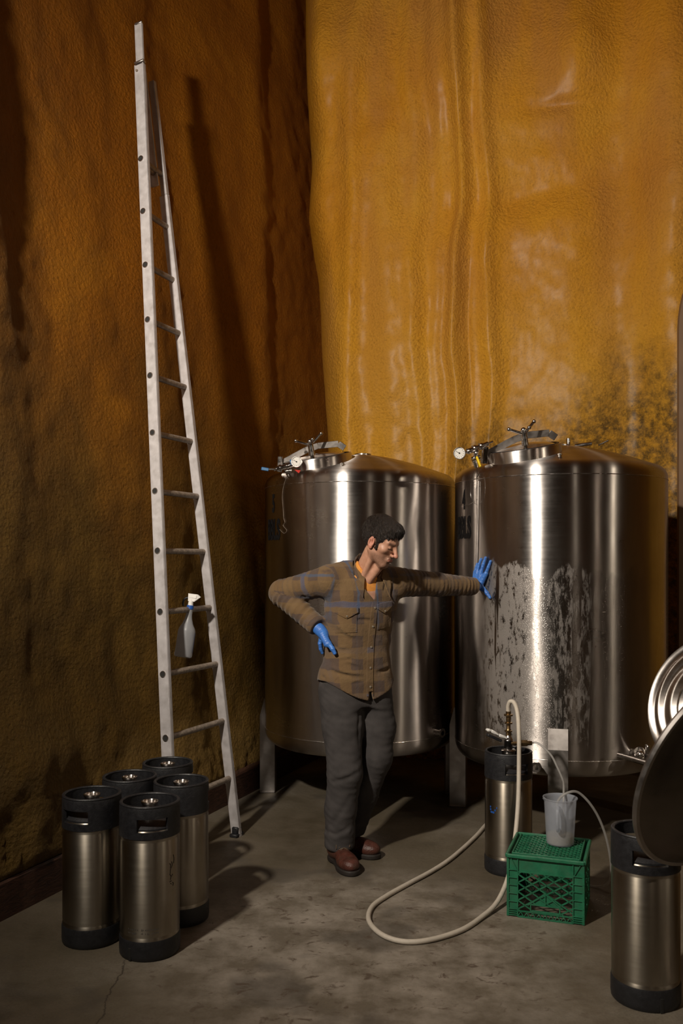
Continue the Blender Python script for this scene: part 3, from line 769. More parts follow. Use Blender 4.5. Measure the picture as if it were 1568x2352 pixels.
def make_keg(label, loc, rz=0, group=None):
    t = thing('keg', label, 'keg', (0, 0, 0), group)
    MB().lathe([(1e-4, .045), (.09, .046), (.112, .058), (KR-.0015, .072), (KR, .085), (KR-.0025, .090), (KR-.0025, .094), (KR, .099), (KR, .455),
                (KR-.0022, .460), (KR-.0022, .464), (KR, .469), (KR, .485), (.113, .500), (.095, .518), (.06, .532), (.03, .538), (1e-4, .54)], 96).out('barrel', M['keg'], t)
    keg_cap().out('top_ring', M['black_rubber'], t)
    b = MB().ring([(.095, .004), (.114, .0), (.119, .006), (.1205, .020), (.1205, .070), (.1185, .078), (.112, .078), (.110, .05), (.095, .012)], 72)
    b.out('base_ring', M['black_rubber'], t)
    nk = MB().ring([(.030, .52), (.030, .586), (.0335, .588), (.0345, .592), (.0335, .597), (.029, .598), (.026, .594), (.0255, .56), (.0255, .52)], 40).out('neck', M['lid'], t)
    MB().lathe([(1e-4, .590), (.008, .589), (.012, .584), (.020, .582), (.0258, .584), (.0258, .57), (1e-4, .57)], 32).out('valve', M['steel'], nk)
    t.location = loc; t.rotation_euler = (0, 0, rz)
    return t
kg = 'kegs grouped on the left floor'
k0 = make_keg('front keg of the left cluster, handwritten marks on its side', (-.768, 3.58, 0), math.radians(-73), kg)
def place(src, loc, rz, label, group=None):
    c = copy_tree(src); c.location = loc; c.rotation_euler = (0, 0, rz); c['label'] = label
    if group: c['group'] = group
    elif 'group' in c: del c['group']
    return c
k1 = place(k0, (-1.031, 3.69, 0), math.radians(-112), 'leftmost keg of the cluster, hand hole turned to the left', kg)
k2 = place(k0, (-.945, 3.985, 0), math.radians(20), 'keg behind the leftmost one, next to the foam wall', kg)
k3 = place(k0, (-.700, 3.90, 0), math.radians(25), 'keg behind the front keg, nearest the ladder foot', kg)
k4 = place(k0, (-.827, 4.25, 0), math.radians(20), 'rearmost keg of the left cluster, under the ladder', kg)
k5 = place(k0, (.843, 4.51, 0), math.radians(-78), 'keg with tap coupler and hose beside the green crate')
k6 = place(k0, (1.086, 3.19, 0), math.radians(-100), 'foreground keg at right edge below the dark round lid')
# handwriting and stamped print on the front keg
def stroke_on_keg(k, strokes, r, mat, name, lw=.0022):
    cx, cy = k.location.x, k.location.y; m = MB(); rz = k.rotation_euler.z
    for st in strokes:
        P = []
        for (a, z) in st: a = math.radians(a); P.append(Vector((math.cos(a)*(r+.0006), math.sin(a)*(r+.0006), z)))
        P = spline(P, 4)
        for p0, p1 in zip(P, P[1:]):
            nrm = Vector((p0.x, p0.y, 0)).normalized(); m.bar(p0, p1, lw, .0008, nrm)
    o = bpy.data.objects.new(name, None)
    me = bpy.data.meshes.new(name); me.from_pydata([tuple(Matrix.Rotation(-rz, 3, 'Z')@Vector(v)) for v in m.v], [], m.f)
    bpy.data.objects.remove(o)
    return link(name, me, mat, k, False)
stroke_on_keg(k0, [[(-38, .37), (-35, .362), (-37, .352)], [(-33, .375), (-31, .36), (-36, .345), (-36.5, .33)], [(-38, .33), (-34, .318), (-30, .325)], [(-34, .318), (-36, .305)], [(-38, .298), (-33, .30)], [(-36, .292), (-33, .286)], [(-31, .292), (-28, .288), (-29, .278)], [(-28, .40), (-26, .385), (-27, .365)]], KR, M['ink'], 'handwriting')
# crosswise stamped print, worn
rnd = random.Random(3); st = []
for z in (.126, .112):
    a = -122.0
    while a < -62:
        w = rnd.uniform(.9, 2.0); h = .0045
        if rnd.random() < .82: st.append([(a, z-h*rnd.uniform(.2, 1)), (a+w*.5, z+h*rnd.uniform(.2, 1)), (a+w, z-h*rnd.uniform(.2, 1))])
        a += w+rnd.uniform(.5, 1.2)
M['faint'] = simple('worn_grey_print', (.10, .09, .08), .6)
stroke_on_keg(k0, st, KR, M['faint'], 'stamped_print', .0011)
# base ring notch of the front keg: near-black block for the shade inside
def slot(k, adeg):
    a = math.radians(adeg); rz = k.rotation_euler.z
    v = Vector((math.cos(a-rz), math.sin(a-rz), 0)); tg = Vector((-v.y, v.x, 0))
    m = MB().box(v*.1195+Vector((0, 0, .027)), (.004, .012, .05), Matrix((v, tg, Vector((0, 0, 1)))).transposed(), .001)
    me = bpy.data.meshes.new('drain_notch_shade'); me.from_pydata(m.v, [], m.f); link('drain_notch_shade', me, M['dark'], k, False)
slot(k0, -118)
slot(k6, -82)
# blue paint mark on the coupler keg
stroke_on_keg(k5, [[(-150, .335), (-128, .335)], [(-150, .322), (-132, .322)], [(-148, .310), (-136, .310)]], KR, M['blue_ink'], 'blue_sticker', .009)

# coupler on keg 5
kx, ky = .843, 4.51
cp = thing('keg_coupler', 'keg tap coupler with white lever on top of the upright keg', 'coupler', (kx, ky, .575))
MB().lathe([(.036, .599), (.038, .603), (.034, .608), (.022, .612), (.021, .650), (.024, .655), (.017, .668), (.012, .68), (1e-4, .68)], 32, (kx, ky, 0)).out('coupler_body', M['steel'], cp)
MB().lathe([(.013, .668), (.013, .695), (.019, .697), (.019, .703), (.014, .705), (.0105, .712), (.0105, .735), (.020, .737), (.020, .744), (.012, .746), (.012, .775), (.022, .777), (.022, .785), (.013, .787), (.013, .80), (1e-4, .80)], 24, (kx, ky, 0)).out('fitting_stack', M['brass'], cp)
hd = MB(); b0 = Vector((kx-.012, ky-.015, .668))
sec = [(0, 0), (-.045, .018), (-.085, .042), (-.105, .046)]
for (x0, z0), (x1, z1) in zip(sec, sec[1:]):
    hd.bar(b0+Vector((x0, -abs(x0)*.25, z0)), b0+Vector((x1, -abs(x1)*.25, z1)), .030, .014, (0, 0, 1), .004)
lv = hd.out('lever', M['white'], cp)
MB().bar(b0+Vector((-.03, -.01, -.012)), b0+Vector((-.102, -.026, .022)), .028, .014, (0, 0, 1), .003).out('lever_grip', M['black_rubber'], lv)
MB().cone((kx+.01, ky-.01, .640), (kx+.088, ky-.015, .642), .009, .009).cone((kx+.055, ky-.013, .641), (kx+.092, ky-.015, .642), .017, .017, 6).cone((kx+.09, ky-.015, .642), (kx+.115, ky-.015, .642), .012, .011).out('gas_inlet', M['brass'], cp)

# hoses
h = [(kx, ky, .785), (kx-.002, ky-.006, .825), (kx+.006, ky-.02, .852), (kx+.024, ky-.035, .845), (kx+.030, ky-.085, .80), (.869, 4.372, .70), (.866, 4.358, .55), (.855, 4.32, .40), (.825, 4.24, .25), (.775, 4.12, .12), (.70, 4.00, .035), (.61, 3.88, .0125), (.50, 3.74, .0115), (.36, 3.645, .0115), (.25, 3.63, .0115), (.165, 3.70, .0115), (.118, 3.84, .0115), (.135, 3.99, .0115), (.205, 4.12, .0115), (.32, 4.28, .0115), (.44, 4.44, .0115), (.55, 4.61, .0115), (.65, 4.80, .0115), (.76, 5.03, .0115), (.87, 5.28, .0115), (1.0, 5.45, .0115)]
tag(MB().tube(h, .0108, 14).out('hose', M['hose'], loc=h[10]), 'long cream beer hose looping from the keg across the concrete', 'hose')
tb = [(kx+.112, ky-.015, .642), (kx+.15, ky-.03, .640), (kx+.20, ky-.10, .595), (.985+.06, 4.25, .50), (1.03, 4.16, .515), (1.018, 4.10, .508), (1.006, 4.08, .44), (1.0, 4.06, .34), (.99, 4.05, .32)]
tb = [(kx+.112, ky-.015, .642), (kx+.145, ky-.03, .643), (1.035, 4.42, .600), (1.048, 4.33, .555), (1.045, 4.22, .525), (1.030, 4.14, .518), (1.016, 4.085, .47), (1.01, 4.07, .36), (1.0, 4.06, .31)]
tag(MB().tube(tb, .0052, 10).out('gas_tube', M['tube'], loc=tb[0]), 'thin clear tube from the keg coupler down behind the jug', 'tube')
tb = [(.985, 4.05, .33), (.975, 4.045, .44), (.99, 4.045, .485), (1.03, 4.04, .512), (1.075, 4.05, .508), (1.13, 4.06, .455), (1.18, 4.08, .375), (1.22, 4.10, .27), (1.25, 4.14, .14), (1.255, 4.20, .045), (1.22, 4.25, .008), (1.15, 4.29, .008), (1.05, 4.33, .008), (.98, 4.36, .008)]
tag(MB().tube(tb, .0058, 10).out('clear_tube', M['tube'], loc=tb[6]), 'clear tube arching out of the jug down behind the green crate', 'tube')

# ---------------------------------------------------------------- milk crate, upside down
CW, CH = .331, .275
e1 = Vector((.943, -.332, 0)); e2 = Vector((.332, .943, 0)); ez = Vector((0, 0, 1)); co = Vector((.725, 3.92, 0))
crate = thing('milk_crate', 'green plastic milk crate standing upside down under the jug', 'crate', tuple(co+e1*CW/2+e2*CW/2))
def cpt(x, y, z): return co+e1*x+e2*y+ez*z
def crate_side(fx, fy, nrm, name='side_panel'):
    "fx: maps (across, z) to a point on the outer plane; pieces go inwards by d"
    m = MB()
    def bar(x0, z0, x1, z1, w, d0=0.0, d1=.006):
        a = fx(x0, z0)-nrm*((d0+d1)/2); b = fx(x1, z1)-nrm*((d0+d1)/2)
        m.bar(a, b, w, d1-d0, nrm)
    W_ = CW; cw = .048
    def plate(x0, x1, z0, z1, d0, d1): bar((x0+x1)/2, z0, (x0+x1)/2, z1, x1-x0, d0, d1)
    plate(.004, cw, .004, CH-.012, .006, .010); plate(W_-cw, W_-.004, .004, CH-.012, .006, .010)
    plate(cw, W_-cw, .200, CH-.012, .006, .010)
    for x in (.003, cw, W_-cw, W_-.003): bar(x, .003, x, CH-.012, .0045, 0, .010)
    for zc in (.008, .017, .026, .035, .068, .103, .140, .172, .206):
        bar(.003, zc, cw, zc, .0035, 0, .008); bar(W_-cw, zc, W_-.003, zc, .0035, 0, .008)
    bar(cw, .2, W_-cw, .2, .004, 0, .010); bar(cw, .028, W_-cw, .028, .004, 0, .010); bar(cw, .004, W_-cw, .004, .006, 0, .010)
    bar(.018, CH-.02, cw-.004, .208, .004, 0, .008); bar(W_-.018, CH-.02, W_-cw+.004, .208, .004, 0, .008)
    # diagonal lattice clipped to the window
    x0, x1, z0, z1 = cw, W_-cw, .028, .2; hx0, hx1, hz = W_/2-.062, W_/2+.062, .063
    for sgn in (1, -1):
        k = -.3
        while k < .6:
            P = []
            for i in range(0, 121):
                x = x0+(x1-x0)*i/120; z = (z0+(x-x0)*.62*sgn+k) if sgn > 0 else (z0-(x-x0)*.62+k)
                ins = z0 <= z <= z1 and not (hx0 < x < hx1 and z < hz)
                if ins: P.append((x, z))
                if (not ins or i == 120) and P:
                    if len(P) > 3: bar(P[0][0], P[0][1], P[-1][0], P[-1][1], .0048, .001, .008)
                    P = []
            k += .0385
    # hand hold frame, triangle plates beside it
    bar(hx0, hz, hx1, hz, .005, 0, .010); bar(hx0, .028, hx0, hz, .005, 0, .010); bar(hx1, .028, hx1, hz, .005, 0, .010); bar(hx0, .033, hx1, .033, .008, 0, .010)
    bar(W_/2, hz, W_/2, .115, .004, 0, .008)
    for s_ in (-1, 1):
        bar(W_/2, .115, W_/2+s_*.075, hz-.005, .005, 0, .009)
    a, b, c_ = fx(hx0+.004, hz)-nrm*.007, fx(hx1-.004, hz)-nrm*.007, fx(W_/2, .112)-nrm*.007
    vv = [a, b, c_, a-nrm*.003, b-nrm*.003, c_-nrm*.003]; m.add(vv, [(0, 1, 2), (5, 4, 3), (0, 3, 4, 1), (1, 4, 5, 2), (2, 5, 3, 0)])
    for i in range(9):
        xx = cw+(W_-2*cw)*(i+.5)/9; dx = .012
        bar(xx-dx, .006, xx, .027, .003, 0, .008); bar(xx+dx, .006, xx, .027, .003, 0, .008)
    return m.out(name, M['crate'], crate, smooth=False)
crate_side(lambda x, z: cpt(x, 0, z), None, -e2)
crate_side(lambda x, z: cpt(x, CW, z), None, e2)
crate_side(lambda x, z: cpt(0, x, z), None, -e1)
crate_side(lambda x, z: cpt(CW, x, z), None, e1)
# rounded rim of the (upturned) bottom and its lattice
m = MB(); zt = CH-.006
for a, b in (((0, 0), (1, 0)), ((1, 0), (1, 1)), ((1, 1), (0, 1)), ((0, 1), (0, 0))):
    A = cpt(a[0]*CW, a[1]*CW, CH-.009); B = cpt(b[0]*CW, b[1]*CW, CH-.009); m.bar(A, B, .014, .018, ez, .004)
    inn = .022
    A = cpt(inn+a[0]*(CW-2*inn), inn+a[1]*(CW-2*inn), CH-.003); B = cpt(inn+b[0]*(CW-2*inn), inn+b[1]*(CW-2*inn), CH-.003); m.bar(A, B, .007, .010, ez, .002)
m.out('rim', M['crate'], crate, smooth=False)
m = MB()
for sgn in (1, -1):
    k = -CW*1.5
    while k < CW*1.7:
        P = []
        for i in range(101):
            x = .02+(CW-.04)*i/100; y = (x*1.0*sgn+k) if sgn > 0 else (k+CW-x)
            ins = .02 <= y <= CW-.02
            if ins: P.append((x, y))
            if (not ins or i == 100) and P:
                if len(P) > 2: m.bar(cpt(P[0][0], P[0][1], CH-.006), cpt(P[-1][0], P[-1][1], CH-.006), .0042, .009, ez)
                P = []
        k += .031
m.out('bottom_lattice', M['crate'], crate, smooth=False)
m = MB()
for i in range(1, 9): m.bar(cpt(.02, CW*i/9, CH-.009), cpt(CW-.02, CW*i/9, CH-.009), .0032, .004, ez)
m.out('bottom_rib', M['crate'], crate, smooth=False)
# things lying in the crate are only guessed at: left out

# measuring jug
jx, jy, jz = .993, 4.056, CH+.001
jug = thing('measuring_jug', 'milky plastic measuring jug with pale liquid on the green crate', 'jug', (jx, jy, jz))
MB().lathe([(1e-4, .0), (.056, 0), (.0605, .004), (.0615, .012), (.0715, .195), (.0735, .203), (.0775, .206), (.0775, .210), (.073, .210), (.0695, .205), (.0688, .195), (.059, .014), (.055, .0045), (1e-4, .0045)], 64, (jx, jy, jz)).out('vessel', M['jug'], jug)
MB().lathe([(1e-4, .0055), (.054, .0055), (.0578, .014), (.0593, .042), (1e-4, .042)], 48, (jx, jy, jz)).out('liquid', M['liquid'], jug)
ha = [(jx-.022, jy-.066, jz+.178), (jx-.031, jy-.088, jz+.184), (jx-.038, jy-.104, jz+.170), (jx-.038, jy-.104, jz+.130), (jx-.034, jy-.094, jz+.095), (jx-.028, jy-.078, jz+.080), (jx-.022, jy-.060, jz+.082)]
MB().tube(ha, .0085, 12).out('handle', M['jug'], jug)
MB().add([(jx-.085, jy-.02, jz+.209), (jx-.070, jy-.026, jz+.209), (jx-.070, jy+.006, jz+.209), (jx-.070, jy-.008, jz+.190)], [(0, 1, 3), (0, 3, 2), (0, 2, 1)]).out('spout', M['jug'], jug)

# ---------------------------------------------------------------- ladder
lad = thing('extension_ladder', 'tall tapering aluminium ladder leaning against the amber foam wall', 'ladder', (-.71, 4.75, 0))
def LP(t):      # left stile, t counts rungs upwards from the lowest visible hole
    w = 1+.01164*t; D = 4.61*w; y = (1695-128.4*t)/w
    z = 1.56-(y-1288)*D/2050
    f = (z-.645)/(3.867-.645)
    return Vector((-.90-.247*f, 4.61+.53*f, z))
def RP(t):
    z = LP(t).z; f = (z-.646)/(3.54-.646)
    return Vector((-.675-.36*f, 5.107+.213*f, z))
def stile(P, t0, t1, side, name, w=.064, th=.026, off=0.0, offn=0.0):
    a, b = P(t0), P(t1); ax = (b-a).normalized()
    r = (RP(2)-LP(2)); r.z = 0; r.normalize(); wd = ax.cross(r).normalized()
    if wd.x < 0: wd = -wd
    r = wd.cross(ax).normalized()
    if r.y < 0: r = -r
    R = Matrix((r, ax, wd)).transposed()
    A, B = a+wd*off+r*offn, b+wd*off+r*offn
    m = MB().box((A+B)/2, (th, (B-A).length, w), R, .004)
    # raised flanges along both edges of the outer face
    for sg in (-1, 1): m.box((A+B)/2+wd*sg*(w/2-.004)-r*side*(th/2+.001), (.003, (B-A).length, .007), R, .001)
    return m.out(name, M['alu'], lad, smooth=False), r, wd, ax
def LPs(t): return LP(t)+Vector((.92, -.38, 0))*.0012*max(t, 0)
s1, rr, wd, ax = stile(LPs, -2.03, 11.85, 1, 'stile')
stile(RP, -2.02, 9.6, -1, 'stile', w=.056)
stile(RP, 9.6, 11.8, -1, 'stile', w=.040, off=.006)
for k in range(-1, 12):
    if k == 11: continue
    a, b = LP(k), RP(k)
    rg = MB().cone(a+(b-a)*.02, b-(b-a)*.02, .0165, .0165, 18)
    o = rg.out('rung', M['rung'], lad)
    # rung end in the stile's outer face, near-black disc for the shade inside
    c = a-rr*.0135
    ey = MB().ring([(.0125, -.001), (.0185, -.001), (.0175, .003), (.0135, .003)], 28, c, Matrix((wd, ax, -rr)).transposed()).out('rung_collar', M['steel'], o)
    MB().lathe([(1e-4, 0), (.0128, 0), (.0128, .0012), (1e-4, .0012)], 24, c, Matrix((wd, ax, -rr)).transposed()).out('rung_bore_shade', M['dark'], o)
# fly section nested between the main stiles
def fly(P, t0, t1, offn, w=.052):
    m, *_ = stile(P, t0, t1, 1, 'fly_stile', w, .016, -.016, offn); return m
fly(LPs, 9.72, 12.75, .026)
fly(RP, 9.72, 11.9, -.060)
MB().cone(LP(9.95)-wd*.016+rr*.03, RP(9.95)-wd*.016-rr*.06, .0165, .0165, 16).out('rung', M['rung'], lad)
# top caps, bolt, feet
MB().box(LPs(11.9)+Vector((0, 0, .0)), (.03, .014, .066), Matrix((rr, ax, wd)).transposed(), .003).out('end_cap', M['steel_flat'], lad)
MB().box(LPs(12.77)-wd*.016+rr*.026, (.018, .014, .052), Matrix((rr, ax, wd)).transposed(), .003).out('end_cap', M['steel_flat'], lad)
MB().cone(LP(11.72)-rr*.012, LP(11.72)-rr*.022, .008, .006, 8).out('bolt', M['rung'], lad)
for P in (LP, RP):
    p = P(-2.02); p.z = 0
    ft = MB().box(p+Vector((0, 0, .010)), (.05, .085, .020), Matrix.Rotation(-.42, 3, 'Z'), .005).box(p+Vector((.0, 0, .035)), (.04, .05, .04), Matrix.Rotation(-.42, 3, 'Z'), .006)
    ft.out('foot', M['black_rubber'], lad)
# bright reinforcement at the lower part of the right stile
a, b = RP(1.35), RP(2.35)
# ---------------------------------------------------------------- spray bottle hooked over a rung
rb = LP(2)+(RP(2)-LP(2))*.62
sb = thing('spray_bottle', 'spray bottle with white trigger and blue label hanging from a ladder rung', 'bottle', tuple(rb+Vector((0, 0, .02))))
axd = Vector((-.13, -.10, -1)).normalized(); sx = Vector((1, -.1, 0)); sx = (sx-axd*sx.dot(axd)).normalized(); sy = axd.cross(sx)
top = rb+Vector((-.005, -.040, .045)); Rb = Matrix((sx, sy, axd)).transposed()
MB().lathe([(1e-4, .045), (.017, .045), (.017, .075), (.020, .095), (.030, .125), (.044, .150), (.048, .165), (.0485, .285), (.050, .292), (.048, .305), (.040, .310), (1e-4, .306)], 40, top, Rb, .8).out('bottle_body', M['bottle'], sb)
hd = MB()
P = lambda x, y, z: top+sx*x+sy*y+axd*z
hd.lathe([(.012, -.02), (.016, .045), (1e-4, .045)], 20, top, Rb)
hd.box(P(.008, 0, -.028), (.052, .026, .028), Rb, .006)
hd.add([P(-.018, -.013, -.042), P(-.018, .013, -.042), P(.034, .011, -.042), P(.034, -.011, -.042), P(-.014, -.012, .0), P(-.014, .012, .0), P(.020, .010, .0), P(.020, -.010, .0), P(.052, .004, -.030), P(.052, -.004, -.030)],
       [(0, 1, 2, 3), (4, 7, 6, 5), (0, 4, 5, 1), (3, 2, 8, 9), (2, 6, 8), (3, 9, 7), (6, 7, 9, 8), (0, 3, 7, 4), (1, 5, 6, 2)])
hd.out('sprayer_head', M['white'], sb, smooth=False)
MB().lathe([(.0175, .022), (.0190, .023), (.0190, .043), (.0175, .044)], 28, top, Rb).out('collar', M['blue_ink'], sb)
MB().tube([P(-.012, .0, -.02), P(-.035, .0, -.012), P(-.044, .0, .008), P(-.040, 0, .030)], .006, 10).out('trigger', M['black_rubber'], sb)
lb = MB()
for i in range(8):
    a0, a1 = (math.radians(-75+i*9), math.radians(-66+i*9)); r = .0492
    lb.add([P(r*math.cos(a), r*math.sin(a)*.8, z) for (a, z) in ((a0, .172), (a1, .172), (a1, .283), (a0, .283))]+[P((r+.0008)*math.cos(a), (r+.0008)*math.sin(a)*.8, z) for (a, z) in ((a0, .172), (a1, .172), (a1, .283), (a0, .283))],
           [(3, 2, 1, 0), (4, 5, 6, 7), (0, 1, 5, 4), (2, 3, 7, 6)])
lbo = lb.out('label', M['blue_ink'], sb)
ms = MB()
def lpt(adeg, z, r=.0505): a = math.radians(adeg); return P(r*math.cos(a), r*math.sin(a)*.8, z)
for k in range(5): ms.bar(lpt(-70, .190+.009*k), lpt(-30, .215+.009*k), .0018, .0005, lpt(-50, .2)-P(0, 0, .2))
ms.tube([lpt(-40+12*math.cos(t), .255+.010*math.sin(t)) for t in (i*PI/5 for i in range(10))], .0008, 6, True)
ms.out('label_print', M['white'], lbo)

# ---------------------------------------------------------------- lids at the right edge
def disc(name, label, c, nrm, r, prof, mat, extra=None):
    nrm = Vector(nrm).normalized(); x = Vector((0, 0, 1)).cross(nrm).normalized(); y = nrm.cross(x)
    R = Matrix((x, y, nrm)).transposed(); t = thing(name, label, 'lid', (c[0], c[1], 0))
    MB().lathe([(a*r, h) for a, h in prof], 96, c, R).out('dish', mat, t)
    return t, R, Vector(c)
t1, R1, c1 = disc('vessel_lid', 'dark round vessel lid hanging open in front of the right keg', (1.215, 2.86, .895), (.45, -.82, -.35), .36,
    [(1e-4, .075), (.3, .070), (.6, .052), (.85, .024), (.95, .006), (.985, .008), (1.0, 0), (.985, -.006), (.96, -.004), (.85, .014), (.6, .042), (.3, .060), (1e-4, .065)], M['lid_dark'])
MB().ring([(.350, -.008), (.362, -.008), (.366, 0), (.362, .010), (.350, .010)], 96, c1, R1).out('rolled_rim', M['steel_flat'], t1)
# the stand that carries it, right of the frame
sd = MB().cone((1.45, 2.98, 0), (1.45, 2.98, 1.15), .022, .022, 20).cone((1.45, 2.98, .0), (1.45, 2.98, .012), .16, .16, 32).bar((1.45, 2.98, .86), tuple(c1+R1@Vector((0, 0, .066))), .03, .03).out('stand', M['steel_flat'], t1)
t2, R2, c2 = disc('vessel_lid', 'shiny ribbed steel lid behind the dark one, at the right edge', (1.535, 3.72, .955), (-.80, -.50, .28), .30,
    [(1e-4, .0), (.55, .0), (.60, .006), (.66, .008), (.70, .002), (.76, .004), (.80, .012), (.86, .012), (.90, .004), (.94, .006), (.985, .016), (1.0, .01), (1.0, -.02), (.97, -.03), (.5, -.035), (1e-4, -.035)], M['lid'])
m = MB().ring([(.035, .0), (.042, .0), (.042, .010), (.035, .010)], 32, c2+R2@Vector((.085, -.02, .0)), R2)
m.ring([(.150, .0), (.156, .0), (.156, .006), (.150, .006)], 64, c2, R2)
m.out('embossed_ring', M['steel'], t2)
MB().cone((1.70, 3.85, 0), (1.70, 3.85, 1.3), .022, .022, 20).cone((1.70, 3.85, 0), (1.70, 3.85, .012), .16, .16, 32).bar((1.70, 3.85, .97), tuple(c2+R2@Vector((0, 0, -.03))), .03, .03).out('stand', M['steel_flat'], t2)
# tall panel at the very edge of the picture
m = MB(); xs = []
pr = [(0, 0)]+[(0, 3.15)]+[(.28-.28*math.cos(a), 3.15+.55*math.sin(a)) for a in (i*PI/2/10 for i in range(1, 11))]+[(.5, 3.70), (.5, 0)]
vs = [(2.328+x, 6.16+dy-.28*x, z) for dy in (0, .035) for x, z in pr]; n = len(pr)
m.add(vs, [tuple(range(n)), tuple(reversed(range(n, 2*n)))]+[(i, i+n, (i+1) % n+n, (i+1) % n) for i in range(n)])
tag(m.out('tall_panel', M['board'], smooth=False, loc=(2.5, 6.1, 0)), 'tall brown panel with rounded top at the right edge of the view', 'panel')
# ---------------------------------------------------------------- the man: surfaces grown from distance fields
f32 = np.float32
def A3(p): return np.array(p, dtype=f32)
def cap(P, a, b, ra, rb=None):
    rb = ra if rb is None else rb; a, b = A3(a), A3(b); ab = b-a
    t = np.clip(((P-a)@ab)/max(float(ab@ab), 1e-9), 0, 1)[:, None]
    return np.linalg.norm(P-a-ab*t, axis=1)-(ra+(rb-ra)*t[:, 0])
def ell(P, c, r, R=None):
    q = P-A3(c)
    if R is not None: q = q@A3(R)
    r = A3(r); k = np.linalg.norm(q/r, axis=1); k2 = np.linalg.norm(q/(r*r), axis=1)
    return k*(k-1)/np.maximum(k2, 1e-6)
def smin(a, b, k):
    h = np.clip(.5+.5*(b-a)/k, 0, 1); return b+(a-b)*h-k*h*(1-h)
def smax(a, b, k): return -smin(-a, -b, k)
def chain(P, pts, rs, k=.01):
    d = None
    for (a, b), (ra, rb) in zip(zip(pts, pts[1:]), zip(rs, rs[1:])):
        e = cap(P, a, b, ra, rb); d = e if d is None else smin(d, e, k)
    return d
def crease(P, pts, r):       # soft groove measure: 1 on the line, 0 beyond r
    d = None
    for a, b in zip(pts, pts[1:]):
        e = cap(P, a, b, 0); d = e if d is None else np.minimum(d, e)
    return np.exp(-(d/r)**2)
def nz(P, s, seed=0):        # cheap smooth noise from sines
    rs = np.random.RandomState(seed); out = 0
    for k in range(5):
        w = rs.normal(size=3); w = w/np.linalg.norm(w)*s*rs.uniform(.7, 1.6); out = out+np.sin(P@w.astype(f32)*2*PI+rs.uniform(0, 6.3))
    return out/5
def axis_vals(lo, hi, step, fine=None):
    out = [lo]
    while out[-1] < hi:
        x = out[-1]; s = step
        if fine and fine[0] <= x <= fine[1]: s = fine[2]
        out.append(x+s)
    return np.array(out, dtype=f32)
def nets(xs, ys, zs, f):
    "naive surface nets on a rectilinear grid"
    nx, ny, nzz = len(xs), len(ys), len(zs); F = np.empty((nx, ny, nzz), dtype=f32)
    Y, Z = np.meshgrid(ys, zs, indexing='ij'); yz = np.stack([Y.ravel(), Z.ravel()], 1)
    blk = max(1, 400000//(ny*nzz))
    for i in range(0, nx, blk):
        xx = xs[i:i+blk]; n = len(xx)
        P = np.empty((n, ny*nzz, 3), dtype=f32); P[:, :, 0] = xx[:, None]; P[:, :, 1:] = yz[None]
        F[i:i+n] = f(P.reshape(-1, 3)).reshape(n, ny, nzz)
    s = F < 0
    cnt = sum(s[a:nx-1+a, b:ny-1+b, c:nzz-1+c].astype(np.int8) for a in (0, 1) for b in (0, 1) for c in (0, 1))
    act = (cnt > 0) & (cnt < 8); ijk = np.argwhere(act); idx = -np.ones(act.shape, dtype=np.int64); idx[act] = np.arange(len(ijk))
    I, J, K = ijk.T; acc = np.zeros((len(ijk), 3)); num = np.zeros(len(ijk))
    ax = (xs, ys, zs)
    for d in range(3):
        for a in (0, 1):
            for b in (0, 1):
                o = [0, 0, 0]; o1, o2 = [q for q in range(3) if q != d]; o[o1] = a; o[o2] = b
                p0 = (I+o[0], J+o[1], K+o[2]); o[d] = 1; p1 = (I+o[0], J+o[1], K+o[2])
                v0, v1 = F[p0], F[p1]; m = (v0 < 0) != (v1 < 0)
                t = np.where(m, v0/np.where(m, v0-v1, 1), 0)
                q = np.stack([ax[k][p0[k]]*(1-t)+ax[k][p1[k]]*t for k in range(3)], 1)
                acc[m] += q[m]; num[m] += 1
    V = acc/num[:, None]; faces = []
    for d in range(3):
        o1, o2 = [q for q in range(3) if q != d]
        sl0 = [slice(None)]*3; sl1 = [slice(None)]*3; sl0[d] = slice(0, -1); sl1[d] = slice(1, None)
        for q in (o1, o2): sl0[q] = sl1[q] = slice(1, -1)
        A, B = s[tuple(sl0)], s[tuple(sl1)]; E = np.argwhere(A != B)
        if not len(E): continue
        inside = A[tuple(E.T)]; E = E.copy(); E[:, o1] += 1; E[:, o2] += 1
        def cell(a, b): q = E.copy(); q[:, o1] -= a; q[:, o2] -= b; return idx[tuple(q.T)]
        quad = np.stack([cell(1, 1), cell(0, 1), cell(0, 0), cell(1, 0)], 1)
        flip = inside if d != 1 else ~inside
        quad[~flip] = quad[~flip][:, ::-1]; faces.append(quad)
    return V, np.concatenate(faces)
def sdf_obj(name, lo, hi, step, f, mat, parent=None, fine=None, relax=1, loc=None):
    fn = fine or (None, None, None)
    V, Q = nets(*[axis_vals(lo[i], hi[i], step, fn[i]) for i in range(3)], f)
    for _ in range(relax):
        acc = np.zeros_like(V); n = np.zeros(len(V))
        for a in range(4):
            i, j = Q[:, a], Q[:, (a+1) % 4]
            np.add.at(acc, i, V[j]); np.add.at(n, i, 1); np.add.at(acc, j, V[i]); np.add.at(n, j, 1)
        V = V*.5+.5*acc/np.maximum(n, 1)[:, None]
    off = np.array(world_loc(parent) if parent is not None else (loc or (0, 0, 0)))
    me = bpy.data.meshes.new(name); W_ = V-off
    me.vertices.add(len(W_)); me.vertices.foreach_set('co', W_.astype(f32).ravel())
    me.loops.add(len(Q)*4); me.loops.foreach_set('vertex_index', Q.ravel().astype(np.int32))
    me.polygons.add(len(Q)); me.polygons.foreach_set('loop_start', np.arange(0, len(Q)*4, 4, dtype=np.int32))
    me.update(calc_edges=True); me.validate()
    o = link(name, me, mat, parent, True)
    if parent is None and loc: o.location = loc
    return o, V.astype(f32)

